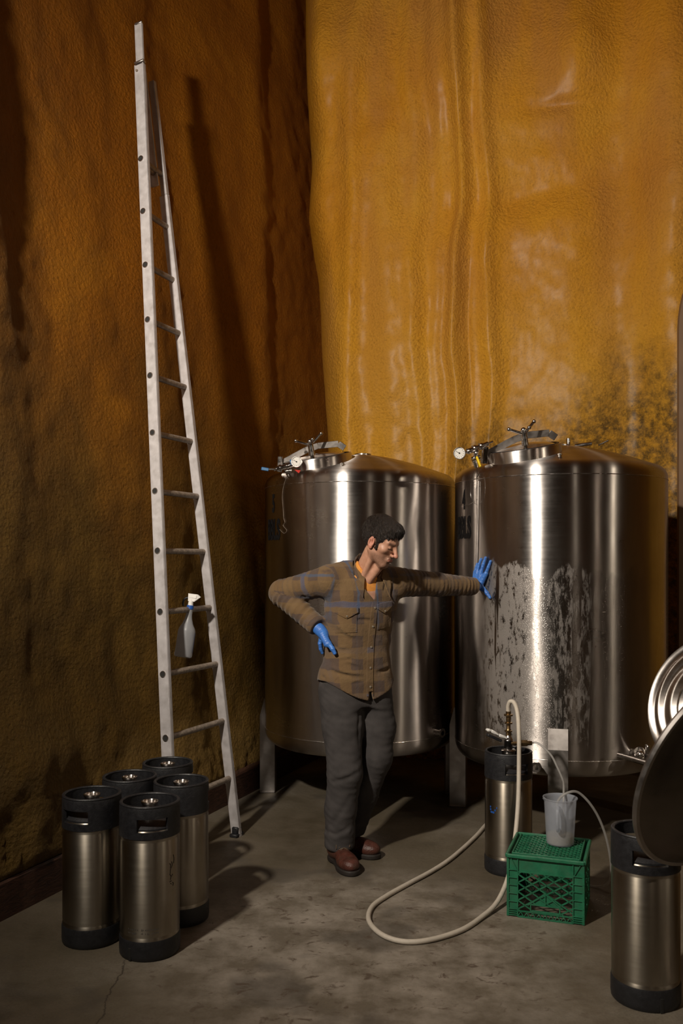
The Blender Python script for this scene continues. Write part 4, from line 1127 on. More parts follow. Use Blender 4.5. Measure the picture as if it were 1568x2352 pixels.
# head frame: forward, right (the man's own), up
yaw, pit = math.radians(57), math.radians(27)
fh = Vector((math.sin(yaw), -math.cos(yaw), 0)); HF = (fh*math.cos(pit)+Vector((0, 0, -math.sin(pit)))).normalized()
HR = HF.cross(Vector((0, 0, 1))).normalized(); HU = HR.cross(HF).normalized()
HM = np.array([HR, HF, HU], dtype=f32)          # rows: local axes in world space
HC = A3((.205, 4.62, 1.662))
def hl(P): return (P-HC)@HM.T
def mir(Q): q = Q.copy(); q[:, 0] = np.abs(q[:, 0]); return q
def head(P):
    Q = hl(P); m = mir(Q)
    d = ell(Q, (0, -.016, .030), (.076, .098, .090))
    d = smin(d, ell(Q, (0, .030, -.022), (.060, .062, .074)), .03)
    d = smin(d, cap(m, (.052, -.008, -.050), (.018, .068, -.100), .021, .017), .025)     # jaw
    d = smin(d, ell(Q, (0, .074, -.102), (.021, .016, .016)), .015)                      # chin
    d = smin(d, cap(m, (.012, .083, .022), (.042, .070, .022), .010, .009), .012)        # brow
    d = smin(d, ell(m, (.046, .060, -.020), (.020, .018, .016)), .02)                    # cheek bone
    d = smax(d, -ell(m, (.031, .098, -.001), (.017, .014, .011)), .010)                  # eye socket
    d = smin(d, ell(m, (.031, .074, -.002), (.0135, .0135, .012)), .003)                 # lid over the eye
    d = smax(d, -(cap(m, (.020, .088, -.0075), (.042, .080, -.0070), .0012)), .003)      # lash line
    d = smin(d, cap(Q, (0, .088, .012), (0, .114, -.030), .0085, .0105), .010)           # nose
    d = smin(d, ell(Q, (0, .116, -.033), (.0105, .011, .0095)), .006)
    d = smin(d, ell(m, (.0125, .101, -.037), (.007, .011, .008)), .005)
    d = smax(d, -ell(m, (.006, .106, -.044), (.004, .006, .003)), .002)
    d = smin(d, ell(Q, (0, .086, -.064), (.025, .014, .018)), .012)                      # muzzle
    d = smin(d, cap(Q, (-.019, .091, -.0585), (.019, .091, -.0585), .0045), .004)
    d = smin(d, cap(Q, (-.016, .092, -.0695), (.016, .092, -.0695), .0058), .004)
    d = smax(d, -cap(Q, (-.023, .094, -.0640), (.023, .094, -.0640), .0016), .003)
    d = d+.0022*np.exp(-(cap(m, (.018, .098, -.040), (.031, .082, -.068), 0)/.004)**2)   # smile fold
    e = ell(m, (.079, -.008, -.010), (.0085, .019, .031))                                # ears
    e = smin(e, ell(m, (.079, -.002, -.036), (.006, .010, .010)), .006)
    e = smax(e, -ell(m, (.0885, -.005, -.005), (.0115, .0125, .0215)), .002)
    e = smin(e, cap(m, (.080, .000, -.020), (.082, -.010, .006), .003), .003)
    d = smin(d, e, .005)
    return d
neck_b = (.112, 4.745, 1.455); neck_t = (.172, 4.665, 1.60)
def neck(P):
    d = cap(P, neck_b, neck_t, .062, .056)
    d = smin(d, cap(P, (.145, 4.66, 1.46), (.226, 4.615, 1.575), .020, .026), .03)
    d = smin(d, cap(P, (.10, 4.665, 1.452), (.165, 4.600, 1.60), .012, .018), .02)         # tendon
    return d
# skeleton points
SHR, ELR, WRR = (-.075, 4.67, 1.455), (-.325, 4.835, 1.385), (-.108, 4.655, 1.200)
SHL, ELL_, WRL = (.300, 4.82, 1.445), (.530, 4.975, 1.428), (.772, 5.135, 1.412)
HPR, KNR, ANR = (.000, 4.68, .86), (.012, 4.60, .46), (-.012, 4.635, .10)
HPL, KNL, ANL = (.155, 4.76, .86), (.200, 4.70, .50), (.030, 4.790, .10)
TL = Vector((.88, .47, 0)); TF = Vector((.47, -.88, 0))     # man's left, and his front
def torso(P, tab, k=0.0):
    zt = np.array([r[0] for r in tab], dtype=f32)
    g_ = lambda c: np.interp(P[:, 2], zt, [r[c] for r in tab]).astype(f32)
    cx, cy, a, b = g_(1), g_(2), g_(3), g_(4)
    qx = (P[:, 0]-cx)*TL.x+(P[:, 1]-cy)*TL.y; qy = (P[:, 0]-cx)*TF.x+(P[:, 1]-cy)*TF.y
    r = (np.abs(qx/a)**2.4+np.abs(qy/b)**2.4)**(1/2.4)
    d = (r-1)*np.minimum(a, b)
    return np.maximum(d, np.maximum(zt[0]-P[:, 2], P[:, 2]-zt[-1]))
BT = [(.80, .085, 4.73, .155, .105), (.95, .080, 4.73, .150, .100), (1.08, .085, 4.735, .150, .098), (1.25, .098, 4.74, .175, .108), (1.40, .112, 4.745, .190, .105), (1.49, .115, 4.745, .09, .060)]
def tank_ray(): pass
# hands are laid out with the glove fields; the body carries a slimmer copy inside
TN = Vector((math.cos(math.radians(-145.6)), math.sin(math.radians(-145.6)), 0)); TT = Vector((-TN.y, TN.x, 0))
if TT.x < 0: TT = -TT
TC = Vector((1.35, 5.55, 0))
def th(px, py, c):         # a point over the tank shell at a clearance c, near the left hand
    ang0 = math.atan2(TN.y, TN.x); t = (px-1113)/262; z = 1.4655-(py-1325)/394
    a = ang0+t/TR; return tuple(TC+Vector((math.cos(a), math.sin(a), 0))*(TR+c)+Vector((0, 0, z)))
def hand_left(P, e=0.0):
    W0 = WRL
    kn = [th(1101, 1314, .018), th(1107, 1312, .021), th(1115, 1313, .022), th(1124, 1317, .020)]
    tips = [(th(1102, 1303, .015), th(1103, 1295, .0105)), (th(1109, 1296, .016), th(1112, 1284, .0105)), (th(1118, 1296, .016), th(1121, 1281, .0105)), (th(1128, 1302, .016), th(1131, 1289, .0105))]
    d = cap(P, W0, th(1105, 1340, .036), .028, .025)
    for k_, (i, r) in enumerate(zip(kn, (.0125, .0135, .0135, .0135))):
        d = smin(d, cap(P, th(1103+k_*4, 1343, .030), i, .017, r), .012)
    for i, (m_, t_) in enumerate(tips):
        r = (.0078, .0088, .0092, .0088)[i]
        d = smin(d, chain(P, [kn[i], m_, t_], [r+.0016, r+.0004, r-.0008], .003), .0045)
    d = smin(d, chain(P, [th(1110, 1346, .030), th(1119, 1352, .022), th(1125, 1361, .015), th(1130, 1371, .0112)], [.019, .0135, .0112, .0095], .006), .010)
    return d-e
def rh_front(px, py, dd):   # point just in front of the shirt front, right hand on hip
    return None
def body(P):
    d = smin(head(P), neck(P), .02)
    t = torso(P, BT)
    t = smin(t, cap(P, SHR, SHL, .036), .04)
    t = smin(t, cap(P, neck_b, (.04, 4.71, 1.455), .036, .03), .03); t = smin(t, cap(P, neck_b, (.20, 4.79, 1.45), .036, .03), .03)
    d = smin(d, t, .03)
    for c, r in (((SHR, ELR, WRR), (.050, .040, .027)), ((SHL, ELL_, WRL), (.050, .040, .027))): d = smin(d, chain(P, c, r, .02), .03)
    for c, r in (((HPR, KNR, ANR), (.082, .055, .042)), ((HPL, KNL, ANL), (.082, .055, .042))): d = smin(d, chain(P, c, r, .02), .04)
    for a, b in (((-.012, 4.64, .10), (.020, 4.52, .042)), ((-.005, 4.81, .10), (.110, 4.727, .042))): d = smin(d, cap(P, a, b, .032, .024), .01)
    d = smin(d, hand_left(P, -.0045), .006)
    d = smin(d, hand_right(P, -.0045), .006)
    return d
# right hand: thumb forward on the shirt, fingers round the back of the hip
def hand_right(P, e=0.0):
    W0 = WRR
    base = (-.088, 4.640, 1.170)
    d = cap(P, W0, base, .027, .025)
    d = smin(d, cap(P, (-.098, 4.628, 1.178), (-.075, 4.595, 1.130), .020, .017), .012)
    d = smin(d, chain(P, [(-.092, 4.632, 1.170), (-.066, 4.592, 1.135), (-.046, 4.578, 1.108), (-.034, 4.574, 1.086)], [.020, .0145, .0122, .0100], .006), .008)
    for i in range(4):
        o = i*.019
        d = smin(d, chain(P, [(-.102, 4.655+o, 1.168), (-.112, 4.655+o*1.1, 1.128-o*.1), (-.108, 4.660+o*1.15, 1.098), (-.100, 4.668+o*1.15, 1.078)], [.0150, .0112, .0096, .0082], .004), .0035)
    return d-e

person_loc = (.03, 4.68, 0)
fine = ((.06, .36, .0026), (4.48, 4.76, .0026), (1.50, 1.80, .0026))
man, V = sdf_obj('person', (-.48, 4.38, .02), (.95, 5.36, 1.82), .011, body, M['skin'], None, fine, 1, person_loc)
tag(man, 'dark-haired man in plaid shirt leaning one gloved hand on the tank', 'person')
Q = hl(V); m = mir(Q); tint = np.zeros((len(V), 4), dtype=f32); tint[:, 3] = 1
def sm(x, a, b): t = np.clip((x-a)/(b-a), 0, 1); return t*t*(3-2*t)
isH = (head(V) < .012).astype(f32)
beard = sm(-Q[:, 2], .040, .066)*sm(Q[:, 1], -.01, .02)
beard = np.maximum(beard, sm(Q[:, 1], .0, .02)*(1-sm(m[:, 0], .07, .09))*sm(-Q[:, 2], .085, .10))
moust = np.exp(-((Q[:, 2]+.050)/.006)**2)*sm(.026-m[:, 0], 0, .006)*sm(Q[:, 1], .08, .09)
lips = np.exp(-((Q[:, 2]+.0645)/.008)**2)*sm(.024-m[:, 0], 0, .006)*sm(Q[:, 1], .082, .090)
tint[:, 0] = np.clip((beard*.62+moust*.7)*(1-lips), 0, 1)*isH
nose = np.exp(-(np.linalg.norm(Q-A3((0, .112, -.033)), axis=1)/.018)**2); ear = sm(m[:, 0], .073, .078)*(np.abs(Q[:, 1]+.008) < .03)
tint[:, 1] = np.clip(lips*.75+nose*.55+ear*.35, 0, 1)*isH
brow = np.exp(-(cap(m, (.014, .088, .017), (.044, .074, .021), 0)/.0062)**2)
lash = np.exp(-(cap(m, (.019, .0885, -.0085), (.043, .079, -.0080), 0)/.0026)**2)
tint[:, 2] = np.clip(brow*1.3+lash*1.2, 0, 1)*isH
at_ = man.data.color_attributes.new('tint', 'FLOAT_COLOR', 'POINT'); at_.data.foreach_set('color', tint.ravel())

# hair
def hair(P):
    Q = hl(P); m = mir(Q)
    Qn = Q.copy()
    d = ell(Q, (0, -.020, .038), (.086, .106, .096))
    d = smin(d, ell(Q, (0, .052, .085), (.056, .044, .034)), .03)          # fringe swept forward
    d = smin(d, cap(m, (.073, .020, .020), (.068, .026, -.030), .0085, .006), .006)   # sideburn
    hl_y = np.array([-.14, -.03, -.022, .010, .016, .030, .040, .062, .085, .13], dtype=f32)
    hl_z = np.array([-.062, -.052, .018, .022, -.040, -.036, .012, .036, .060, .062], dtype=f32)
    h = np.interp(Q[:, 1], hl_y, hl_z).astype(f32)
    h = h-.012*nz(P, 45, 3)*(Q[:, 1] > .03)
    d = smax(d, h-Q[:, 2], .008)
    # brushed locks
    w = Q.copy(); w[:, 1] *= .35; w[:, 2] = w[:, 2]*.6+Q[:, 1]*.35
    d = d+.0032*nz(w, 62, 5)+.0022*nz(w, 120, 8)
    return d
h_o, hv = sdf_obj('hair', (.05, 4.46, 1.52), (.36, 4.80, 1.82), .0027, hair, M['hair'], man)

# loose strands laid over the hair mass, combed forward and down from the crown
def strands():
    rs = np.random.RandomState(4); Q = hl(hv); n = len(hv); pick = rs.choice(n, 2600, replace=False); vs = []; fs = []
    for i in pick:
        q = Q[i]
        if q[2] < -.03 and q[1] < -.05 and rs.rand() < .5: continue
        c = np.array([0, -.055, .12]); out = q-np.array([0, -.02, .035]); out = out/np.linalg.norm(out)
        fl = q-c; fl = fl+np.array([0, .05, -.03])+rs.normal(size=3)*.028; fl = fl-out*np.dot(fl, out); fl = fl/(np.linalg.norm(fl)+1e-6)
        sd = np.cross(out, fl); L = rs.uniform(.014, .030); w = rs.uniform(.0009, .0017)
        p = q-out*.002-fl*L*.3; k = len(vs)
        for t in (0, .35, .7, 1.0):
            ww = w*(1-t**2*.92); cc = p+fl*L*t+out*(.0045*math.sin(t*PI*.8)-.004*t*t); cc = cc+sd*rs.normal()*.0008
            for o in (sd*ww, out*ww*.9, -sd*ww):
                vs.append(HC+(cc+o)@HM)
        for a in range(3):
            for b in range(3):
                fs.append((k+a*3+b, k+a*3+(b+1) % 3, k+a*3+3+(b+1) % 3, k+a*3+3+b))
    return mesh('hair_strand', vs, fs, M['hair'], h_o)
st_ = strands(); st_['kind'] = 'stuff'

# trousers
def pants(P):
    tab = [(.80, .085, 4.725, .165, .118), (.90, .082, 4.725, .168, .118), (1.0, .082, 4.73, .160, .112)]
    d = torso(P, tab)
    R_ = chain(P, [(-.005, 4.685, .88), (.005, 4.66, .70), (.018, 4.61, .47), (-.004, 4.62, .28), (-.010, 4.618, .10)], [.118, .104, .088, .080, .078], .03)
    L_ = chain(P, [(.160, 4.76, .86), (.190, 4.735, .68), (.185, 4.71, .52), (.125, 4.745, .32), (.055, 4.780, .10)], [.106, .094, .080, .066, .064], .03)
    d = smin(d, smin(R_, L_, .012), .035)
    # folds: fly and hip creases, knee breaks, stacks at the ankle
    z = P[:, 2]
    d = d+.007*crease(P, [(-.09, 4.57, .775), (-.03, 4.545, .772), (.03, 4.55, .785)], .008)
    d = d+.006*crease(P, [(-.075, 4.57, .83), (-.092, 4.60, .775)], .008)+.004*crease(P, [(-.06, 4.55, .75), (.06, 4.56, .748)], .006)
    d = d+.006*crease(P, [(.10, 4.62, .80), (.085, 4.59, .70), (.075, 4.60, .55)], .012)
    d = d+.009*crease(P, [(.085, 4.53, .485), (.02, 4.515, .455), (-.045, 4.54, .435)], .012)
    d = d-.006*crease(P, [(.085, 4.54, .50), (.01, 4.515, .475)], .014)
    d = d+.005*crease(P, [(.05, 4.53, .36), (-.02, 4.535, .26), (-.05, 4.55, .21)], .014)
    d = d+.006*crease(P, [(.045, 4.55, .205), (-.03, 4.545, .165), (-.09, 4.60, .175)], .010)
    d = d-.006*crease(P, [(.045, 4.55, .180), (-.03, 4.545, .145), (-.09, 4.60, .150)], .010)
    amp = np.interp(z, [.05, .3, .5, .6, .9], [.0040, .0022, .0030, .0015, .0012]).astype(f32)
    w = P.copy(); w[:, 2] *= 2.0; d = d+amp*1.05*nz(w, 5.5, 21)+.0018*nz(w, 17, 22)
    hem = .080+.14*(P[:, 1]-4.62)
    d = smax(d, hem-z, .006)
    inner = np.minimum(cap(P, (-.014, 4.628, .0), (-.010, 4.625, .08), .062), cap(P, (.055, 4.785, .0), (.060, 4.78, .08), .050))
    return smax(d, -inner, .004)
sdf_obj('trousers', (-.24, 4.42, .05), (.40, 4.95, 1.03), .0065, pants, M['pants'], man)

# tee
def tee(P):
    d = torso(P, [(.86, .083, 4.73, .158, .116), (1.08, .085, 4.735, .158, .112), (1.30, .102, 4.742, .176, .112), (1.42, .114, 4.745, .17, .100), (1.478, .118, 4.745, .115, .080)])
    d = smin(d, chain(P, [(.112, 4.742, 1.44), (.135, 4.715, 1.51), (.168, 4.672, 1.58)], [.084, .070, .066]), .03)
    d = smax(d, -cap(P, (.135, 4.715, 1.50), (.188, 4.645, 1.64), .0585, .0585), .002)
    nn = A3((.55, -.5, .67)); d = smax(d, (P-A3((.180, 4.63, 1.440)))@nn, .005)
    return d+.0015*nz(P, 14, 31)
sdf_obj('undershirt', (-.14, 4.55, .84), (.33, 4.90, 1.56), .006, tee, M['orange'], man)

# flannel shirt
ST = [(.80, .080, 4.725, .185, .142), (.90, .081, 4.728, .186, .142), (1.02, .082, 4.73, .180, .134), (1.16, .086, 4.735, .178, .128), (1.28, .098, 4.74, .195, .134), (1.38, .110, 4.745, .206, .130), (1.455, .114, 4.748, .185, .100), (1.50, .116, 4.748, .12, .08)]
def front(x, z, D0=4.35, D1=4.9, f=None, lift=0.0):
    "depth at which a level line of sight from the front meets the shirt at (x at 4.6 m scale)"
    f = f or shirt_core
    ys = np.linspace(D0, D1, 180).astype(f32); P = np.stack([np.full_like(ys, x), ys, np.full_like(ys, z)], 1)
    d = f(P); i = np.argmax(d < 0)
    if d[i] >= 0: return None
    y = ys[i-1]+(ys[i]-ys[i-1])*d[i-1]/(d[i-1]-d[i]); return float(y)-lift
VB = (.172, 1.352)          # foot of the open neck
def shirt_core(P):
    t = torso(P, ST)
    hips = smin(cap(P, (-.005, 4.688, .93), (.000, 4.670, .74), .124, .132), cap(P, (.158, 4.76, .93), (.180, 4.745, .74), .112, .120), .05)
    t = smin(t, hips, .03)
    t = smin(t, cap(P, (-.06, 4.68, 1.452), (.29, 4.815, 1.438), .068, .066), .05)
    t = smin(t, cap(P, (.085, 4.775, 1.535), (-.05, 4.69, 1.476), .058, .060), .05)
    t = smin(t, cap(P, (.135, 4.80, 1.525), (.26, 4.81, 1.452), .055, .060), .05)
    return t
def sleeve_r(P): return chain(P, [SHR, ELR, WRR], [.078, .068, .051], .02)
def sleeve_l(P): return chain(P, [SHL, ELL_, WRL], [.080, .065, .050], .02)
def along(P, pts):
    "distance run down a chain of points"
    best = None; s0 = 0
    for a, b in zip(pts, pts[1:]):
        a, b = A3(a), A3(b); L = float(np.linalg.norm(b-a)); t = np.clip(((P-a)@(b-a))/(L*L), 0, 1)
        d = np.linalg.norm(P-a-(b-a)*t[:, None], axis=1); s = s0+t*L
        if best is None: best, out = d, s
        else: out = np.where(d < best, s, out); best = np.minimum(best, d)
        s0 += L
    return out
def shirt(P):
    t = shirt_core(P); z = P[:, 2]
    # body folds
    W1 = P.copy(); W1[:, 2] = P[:, 2]*1.7+P[:, 0]*.9
    t = t+.0055*nz(W1, 4.5, 41)+.0030*nz(W1, 11, 42)
    for pts, r, a in (([(-.02, 4.58, 1.205), (.03, 4.575, 1.165), (.09, 4.58, 1.150), (.16, 4.59, 1.155)], .0095, .011),
                      ([(.06, 4.57, 1.150), (.14, 4.58, 1.185), (.17, 4.59, 1.225)], .010, .009),
                      ([(-.05, 4.57, 1.24), (-.02, 4.575, 1.205)], .010, .007),
                      ([(-.10, 4.60, 1.012), (-.03, 4.575, .985), (.05, 4.565, .968), (.145, 4.58, .955)], .010, .011),
                      ([(-.09, 4.60, 1.045), (-.03, 4.575, 1.05), (.05, 4.57, 1.055)], .008, .007),
                      ([(.06, 4.56, .930), (.15, 4.59, .948)], .008, .007),
                      ([(.20, 4.64, 1.20), (.17, 4.60, 1.13), (.165, 4.60, 1.06)], .010, .007),
                      ([(.255, 4.69, 1.28), (.235, 4.66, 1.16), (.19, 4.60, 1.10)], .012, .008),
                      ([(.24, 4.69, .99), (.17, 4.60, .975)], .010, .007),
                      ([(-.06, 4.60, 1.36), (-.03, 4.60, 1.44)], .012, .006),
                      ([(.02, 4.60, 1.30), (.07, 4.60, 1.26), (.15, 4.61, 1.25)], .010, .006), ([(-.08, 4.60, 1.13), (-.02, 4.58, 1.10), (.05, 4.57, 1.10)], .009, .008), ([(-.09, 4.61, .96), (.0, 4.57, .90)], .010, .007), ([(.03, 4.57, 1.03), (.12, 4.58, 1.00), (.15, 4.59, 1.01)], .008, .007), ([(.215, 4.68, 1.40), (.245, 4.70, 1.47)], .010, .006), ([(.25, 4.70, 1.38), (.28, 4.73, 1.46)], .010, .006)):
        t = t+1.25*a*crease(P, pts, r)-a*.6*crease(P, [(x, y, z_+r*1.7) for x, y, z_ in pts], r*1.2)
    sr, sl = sleeve_r(P), sleeve_l(P)
    ar, al = along(P, [SHR, ELR, WRR]), along(P, [SHL, ELL_, WRL])
    ph = nz(P, 5, 51)*2.2
    er = np.interp(ar, [0, .14, .24, .36, .52, .58], [.001, .003, .0065, .0062, .0055, .002]).astype(f32)
    sr = sr+.85*er*np.sin(ar*2*PI/.034+ph*1.3)*(.55+.6*nz(P, 9, 52))
    el = np.interp(al, [0, .08, .22, .34, .50, .56], [.003, .0045, .0025, .0045, .0062, .002]).astype(f32)
    sl = sl+.75*el*np.sin(al*2*PI/.030+nz(P, 6, 53)*3.4)*(.55+.6*nz(P, 8, 54))
    # cuffs cut square across the wrist
    def cut(d, a, b, at_f):
        a, b = A3(a), A3(b); n = (b-a)/np.linalg.norm(b-a); return smax(d, (P-(a+(b-a)*at_f))@n, .006)
    sr = cut(sr, ELR, WRR, .93); sl = cut(sl, ELL_, WRL, .965)
    d = smin(t, sr, .028); d = smin(d, sl, .030)
    # armpit and elbow pinches
    d = d+.008*crease(P, [(-.115, 4.64, 1.30), (-.16, 4.66, 1.345), (-.20, 4.70, 1.37)], .012)+.007*crease(P, [(-.20, 4.73, 1.30), (-.25, 4.77, 1.335)], .012)
    # hem: tails dip front and back
    qx = (P[:, 0]-.10)*TL.x+(P[:, 1]-4.73)*TL.y
    hem = .838+.075*np.clip(np.abs(qx+.02)/.17, 0, 1.2)**1.6
    split = np.clip((P[:, 0]-.145)/.01, -1, 1)
    d = smax(d, hem-z, .004)
    # open neck, and the front parting at the hem
    qf = (P[:, 0]-VB[0])*TL.x
    q = P-A3((.118, 4.748, 1.50)); d = smax(d, -cap(P, (.112, 4.75, 1.42), (.150, 4.70, 1.60), .070, .082), .004)
    zz_ = (z-VB[1]); halfw = np.clip(zz_, 0, 1)*.46
    xc = VB[0]-.36*np.clip(zz_, 0, .2)
    fr = (P[:, 0]-.10)*TF.x+(P[:, 1]-4.74)*TF.y
    wedge = np.maximum(np.maximum(np.abs(P[:, 0]-xc)-halfw, -zz_), .055-fr)
    d = smax(d, -wedge, .003)
    hz = .905-z; w2 = np.maximum(np.maximum(np.abs(P[:, 0]-.148-.05*hz)-np.clip(hz, 0, 1)*.16, z-.905), .105-fr)
    d = smax(d, -w2, .003)
    return d
so, sv = sdf_obj('flannel_shirt', (-.44, 4.50, .82), (.83, 5.24, 1.56), .0052, shirt, M['shirt'], man)
dt, dr, dl = shirt_core(sv), sleeve_r(sv), sleeve_l(sv)
cl = np.zeros((len(sv), 3), dtype=f32)
cl[:, 0] = sv[:, 0]*TL.x+sv[:, 1]*TL.y-.02*nz(sv, 2, 61); cl[:, 1] = sv[:, 2]; cl[:, 2] = sm(sv[:, 2], 1.20, 1.34)*sm(.27-sv[:, 0], -.03, .05)
for dd, pts, side in ((dr, [SHR, ELR, WRR], 'r'), (dl, [SHL, ELL_, WRL], 'l')):
    on = (dd < dt-.004); al = along(sv, pts)
    cl[on, 0] = (sv[on, 2]-1.40)*1.0+.02; cl[on, 1] = al[on]*1.0+.05
    cl[on, 2] = ((1-sm(al[on], .10, .24)) if side == 'r' else .25*(1-sm(al[on], .05, .15)))
a_ = so.data.attributes.new('cloth', 'FLOAT_VECTOR', 'POINT'); a_.data.foreach_set('vector', cl.ravel())
def cloth_attr(o, blue=.8):
    me = o.data; co_ = np.empty(len(me.vertices)*3, dtype=f32); me.vertices.foreach_get('co', co_); co_ = co_.reshape(-1, 3)+np.array(world_loc(o), dtype=f32)
    c = np.stack([co_[:, 0]*TL.x+co_[:, 1]*TL.y, co_[:, 2], np.full(len(co_), blue, dtype=f32)], 1).astype(f32)
    x = me.attributes.new('cloth', 'FLOAT_VECTOR', 'POINT'); x.data.foreach_set('vector', c.ravel())
def fr_pt(x, z, lift):
    y = front(x, z, 4.3, 4.95, shirt)
    if y is None: y = 4.6
    return Vector((x, y, z))-TF*-lift
def patch(name, outline, mat, thick=.004, lift=.002, sub=8, parent=None, n2=None):
    "cloth piece laid on the shirt front; outline is (x, z) rows left and right"
    m = MB(); rows = outline; vs = []; n = len(rows[0])
    for row in rows:
        for (x, z) in row: vs.append(fr_pt(x, z, lift+thick))
    top = len(vs)
    for row in rows:
        for (x, z) in row: vs.append(fr_pt(x, z, lift-.006))
    fs = []; R_ = len(rows)
    for i in range(R_-1):
        for k in range(n-1):
            a = i*n+k; fs += [(a, a+1, a+n+1, a+n), (top+a+n, top+a+n+1, top+a+1, top+a)]
    for k in range(n-1): fs += [(k+1, k, top+k, top+k+1), ((R_-1)*n+k, (R_-1)*n+k+1, top+(R_-1)*n+k+1, top+(R_-1)*n+k)]
    for i in range(R_-1): fs += [(i*n, (i+1)*n, top+(i+1)*n, top+i*n), ((i+1)*n+n-1, i*n+n-1, top+i*n+n-1, top+(i+1)*n+n-1)]
    m.add(vs, fs); o = m.out(name, mat, so if parent is None else parent); cloth_attr(o); return o
def px_x(px, D=4.6): return (px-784)*D/2050
def px_z(py, D=4.6): return 1.56-(py-1288)*D/2050
# placket down the front
rows = []
for i in range(40):
    f = i/39; z = 1.345+(.862-1.345)*f; xc = .174-.028*f-.010*math.sin(f*PI); rows.append([(xc-.016+.008*k, z) for k in range(5)])
patch('placket', rows, M['shirt'], .0028, .0015)
for f in (.06, .26, .48, .70, .90):
    bt = MB()
    z = 1.345+(.862-1.345)*f; p = fr_pt(.174-.028*f-.010*math.sin(f*PI)+.001, z, .0055); bt.cone(p, p+TF*.003, .0058, .0045, 12).out('snap_button', M['button'], so)
# chest pockets with pointed flaps
def pocket(xc, zt, w, h, slant):
    rows = []
    for i in range(9):
        f = i/8; rows.append([(xc+(k/8-.5)*w, zt-.01-f*h*(1-.0*abs(k/8-.5))+slant*(k/8-.5)) for k in range(9)])
    patch('pocket', rows, M['shirt'], .0025, .001)
    rows = []
    for i in range(7):
        f = i/6; rows.append([(xc+(k/8-.5)*(w+.008), zt+.004-f*(.026+.030*(1-abs(k/4-1)**1.1))+slant*(k/8-.5)) for k in range(9)])
    fo = patch('pocket_flap', rows, M['shirt'], .0065, .004)
    p = fr_pt(xc, zt-.040, .013); MB().cone(p, p+TF*.003, .005, .004, 10).out('flap_snap', M['button'], fo)
pocket(.022, px_z(1397), .112, .115, .004)
pocket(.222, px_z(1387), .070, .120, .012)
# collar: a band that folds over, with two points
def collar():
    vs = []; n = 40; rows = 7
    N0 = Vector((.140, 4.718, 1.502)); 
    out = []
    for i in range(n+1):
        f = i/n; ang = math.radians(-62+62*0) 
        # sweep from his right front, round the back of the neck, to his left front
        th_ = math.radians(195)*1.0; a = math.radians(-104-f*276)
        fx = math.cos(a); fy = math.sin(a)
        tip = max(0, 1-min(f, 1-f)/.16)
        back = math.sin(PI*f)
        r0 = .073; drop = .050+.050*tip**1.2; flare = .026+.020*tip
        for k in range(rows):
            t = k/(rows-1)
            r = r0+flare*t-.004*back; z = 1.490+.100*back-.018*(1-back)+.012*math.sin(PI*min(1, t*1.4))-drop*t
            fwd = -.012*(1-back)
            out.append(Vector((N0.x+r*fx*1.02, N0.y+r*fy*.98+fwd, z)))
    pv = np.array([tuple(v) for v in out], dtype=f32)
    for _ in range(6):
        dd = shirt(pv); e_ = 1e-3
        gr = np.stack([shirt(pv+A3(a_)*e_)-dd for a_ in ((1, 0, 0), (0, 1, 0), (0, 0, 1))], 1)/e_
        gr /= np.maximum(np.linalg.norm(gr, axis=1), .3)[:, None]; k_ = np.arange(len(pv)) % rows
        pv = pv+gr*(np.clip((.0065-dd), 0, .02)*(k_ > 0))[:, None]
    out = [Vector(v) for v in pv.tolist()]
    m = MB(); W_ = rows; vs = out; T = len(vs)
    vs2 = [v+Vector((0, 0, -.003))-Vector((v.x-N0.x, v.y-N0.y, 0)).normalized()*.003 for v in vs]
    fs = []
    for i in range(n):
        for k in range(rows-1):
            a = i*W_+k; fs += [(a, a+1, a+W_+1, a+W_), (T+a+W_, T+a+W_+1, T+a+1, T+a)]
        fs += [(i*W_, (i+1)*W_, T+(i+1)*W_, T+i*W_), ((i+1)*W_+rows-1, i*W_+rows-1, T+i*W_+rows-1, T+(i+1)*W_+rows-1)]
    for e in (0, n):
        for k in range(rows-1):
            a = e*W_+k; fs.append((a, a+1, T+a+1, T+a) if e else (a+1, a, T+a, T+a+1))
    o = m.add(vs+vs2, fs).out('collar', M['shirt'], so); cloth_attr(o, .3)
collar()

# gloves
def wrinkled(f, s):
    return lambda P: f(P)+.0009*nz(P, 75, s)
def glove_l(P):
    d = wrinkled(hand_left, 71)(P); d = smin(d, cap(P, tuple(A3(WRL)*.86+A3(ELL_)*.14), th(1101, 1344, .040), .034, .028), .01)
    return d
sdf_obj('glove', (.67, 5.00, 1.33), (.92, 5.30, 1.62), .0022, glove_l, M['glove'], man)
def glove_r(P): return smin(wrinkled(hand_right, 72)(P), cap(P, tuple(A3(WRR)*.72+A3(ELR)*.28), (-.095, 4.645, 1.180), .038, .029), .008)
sdf_obj('glove', (-.22, 4.54, 1.05), (-.01, 4.78, 1.29), .0022, glove_r, M['glove'], man)

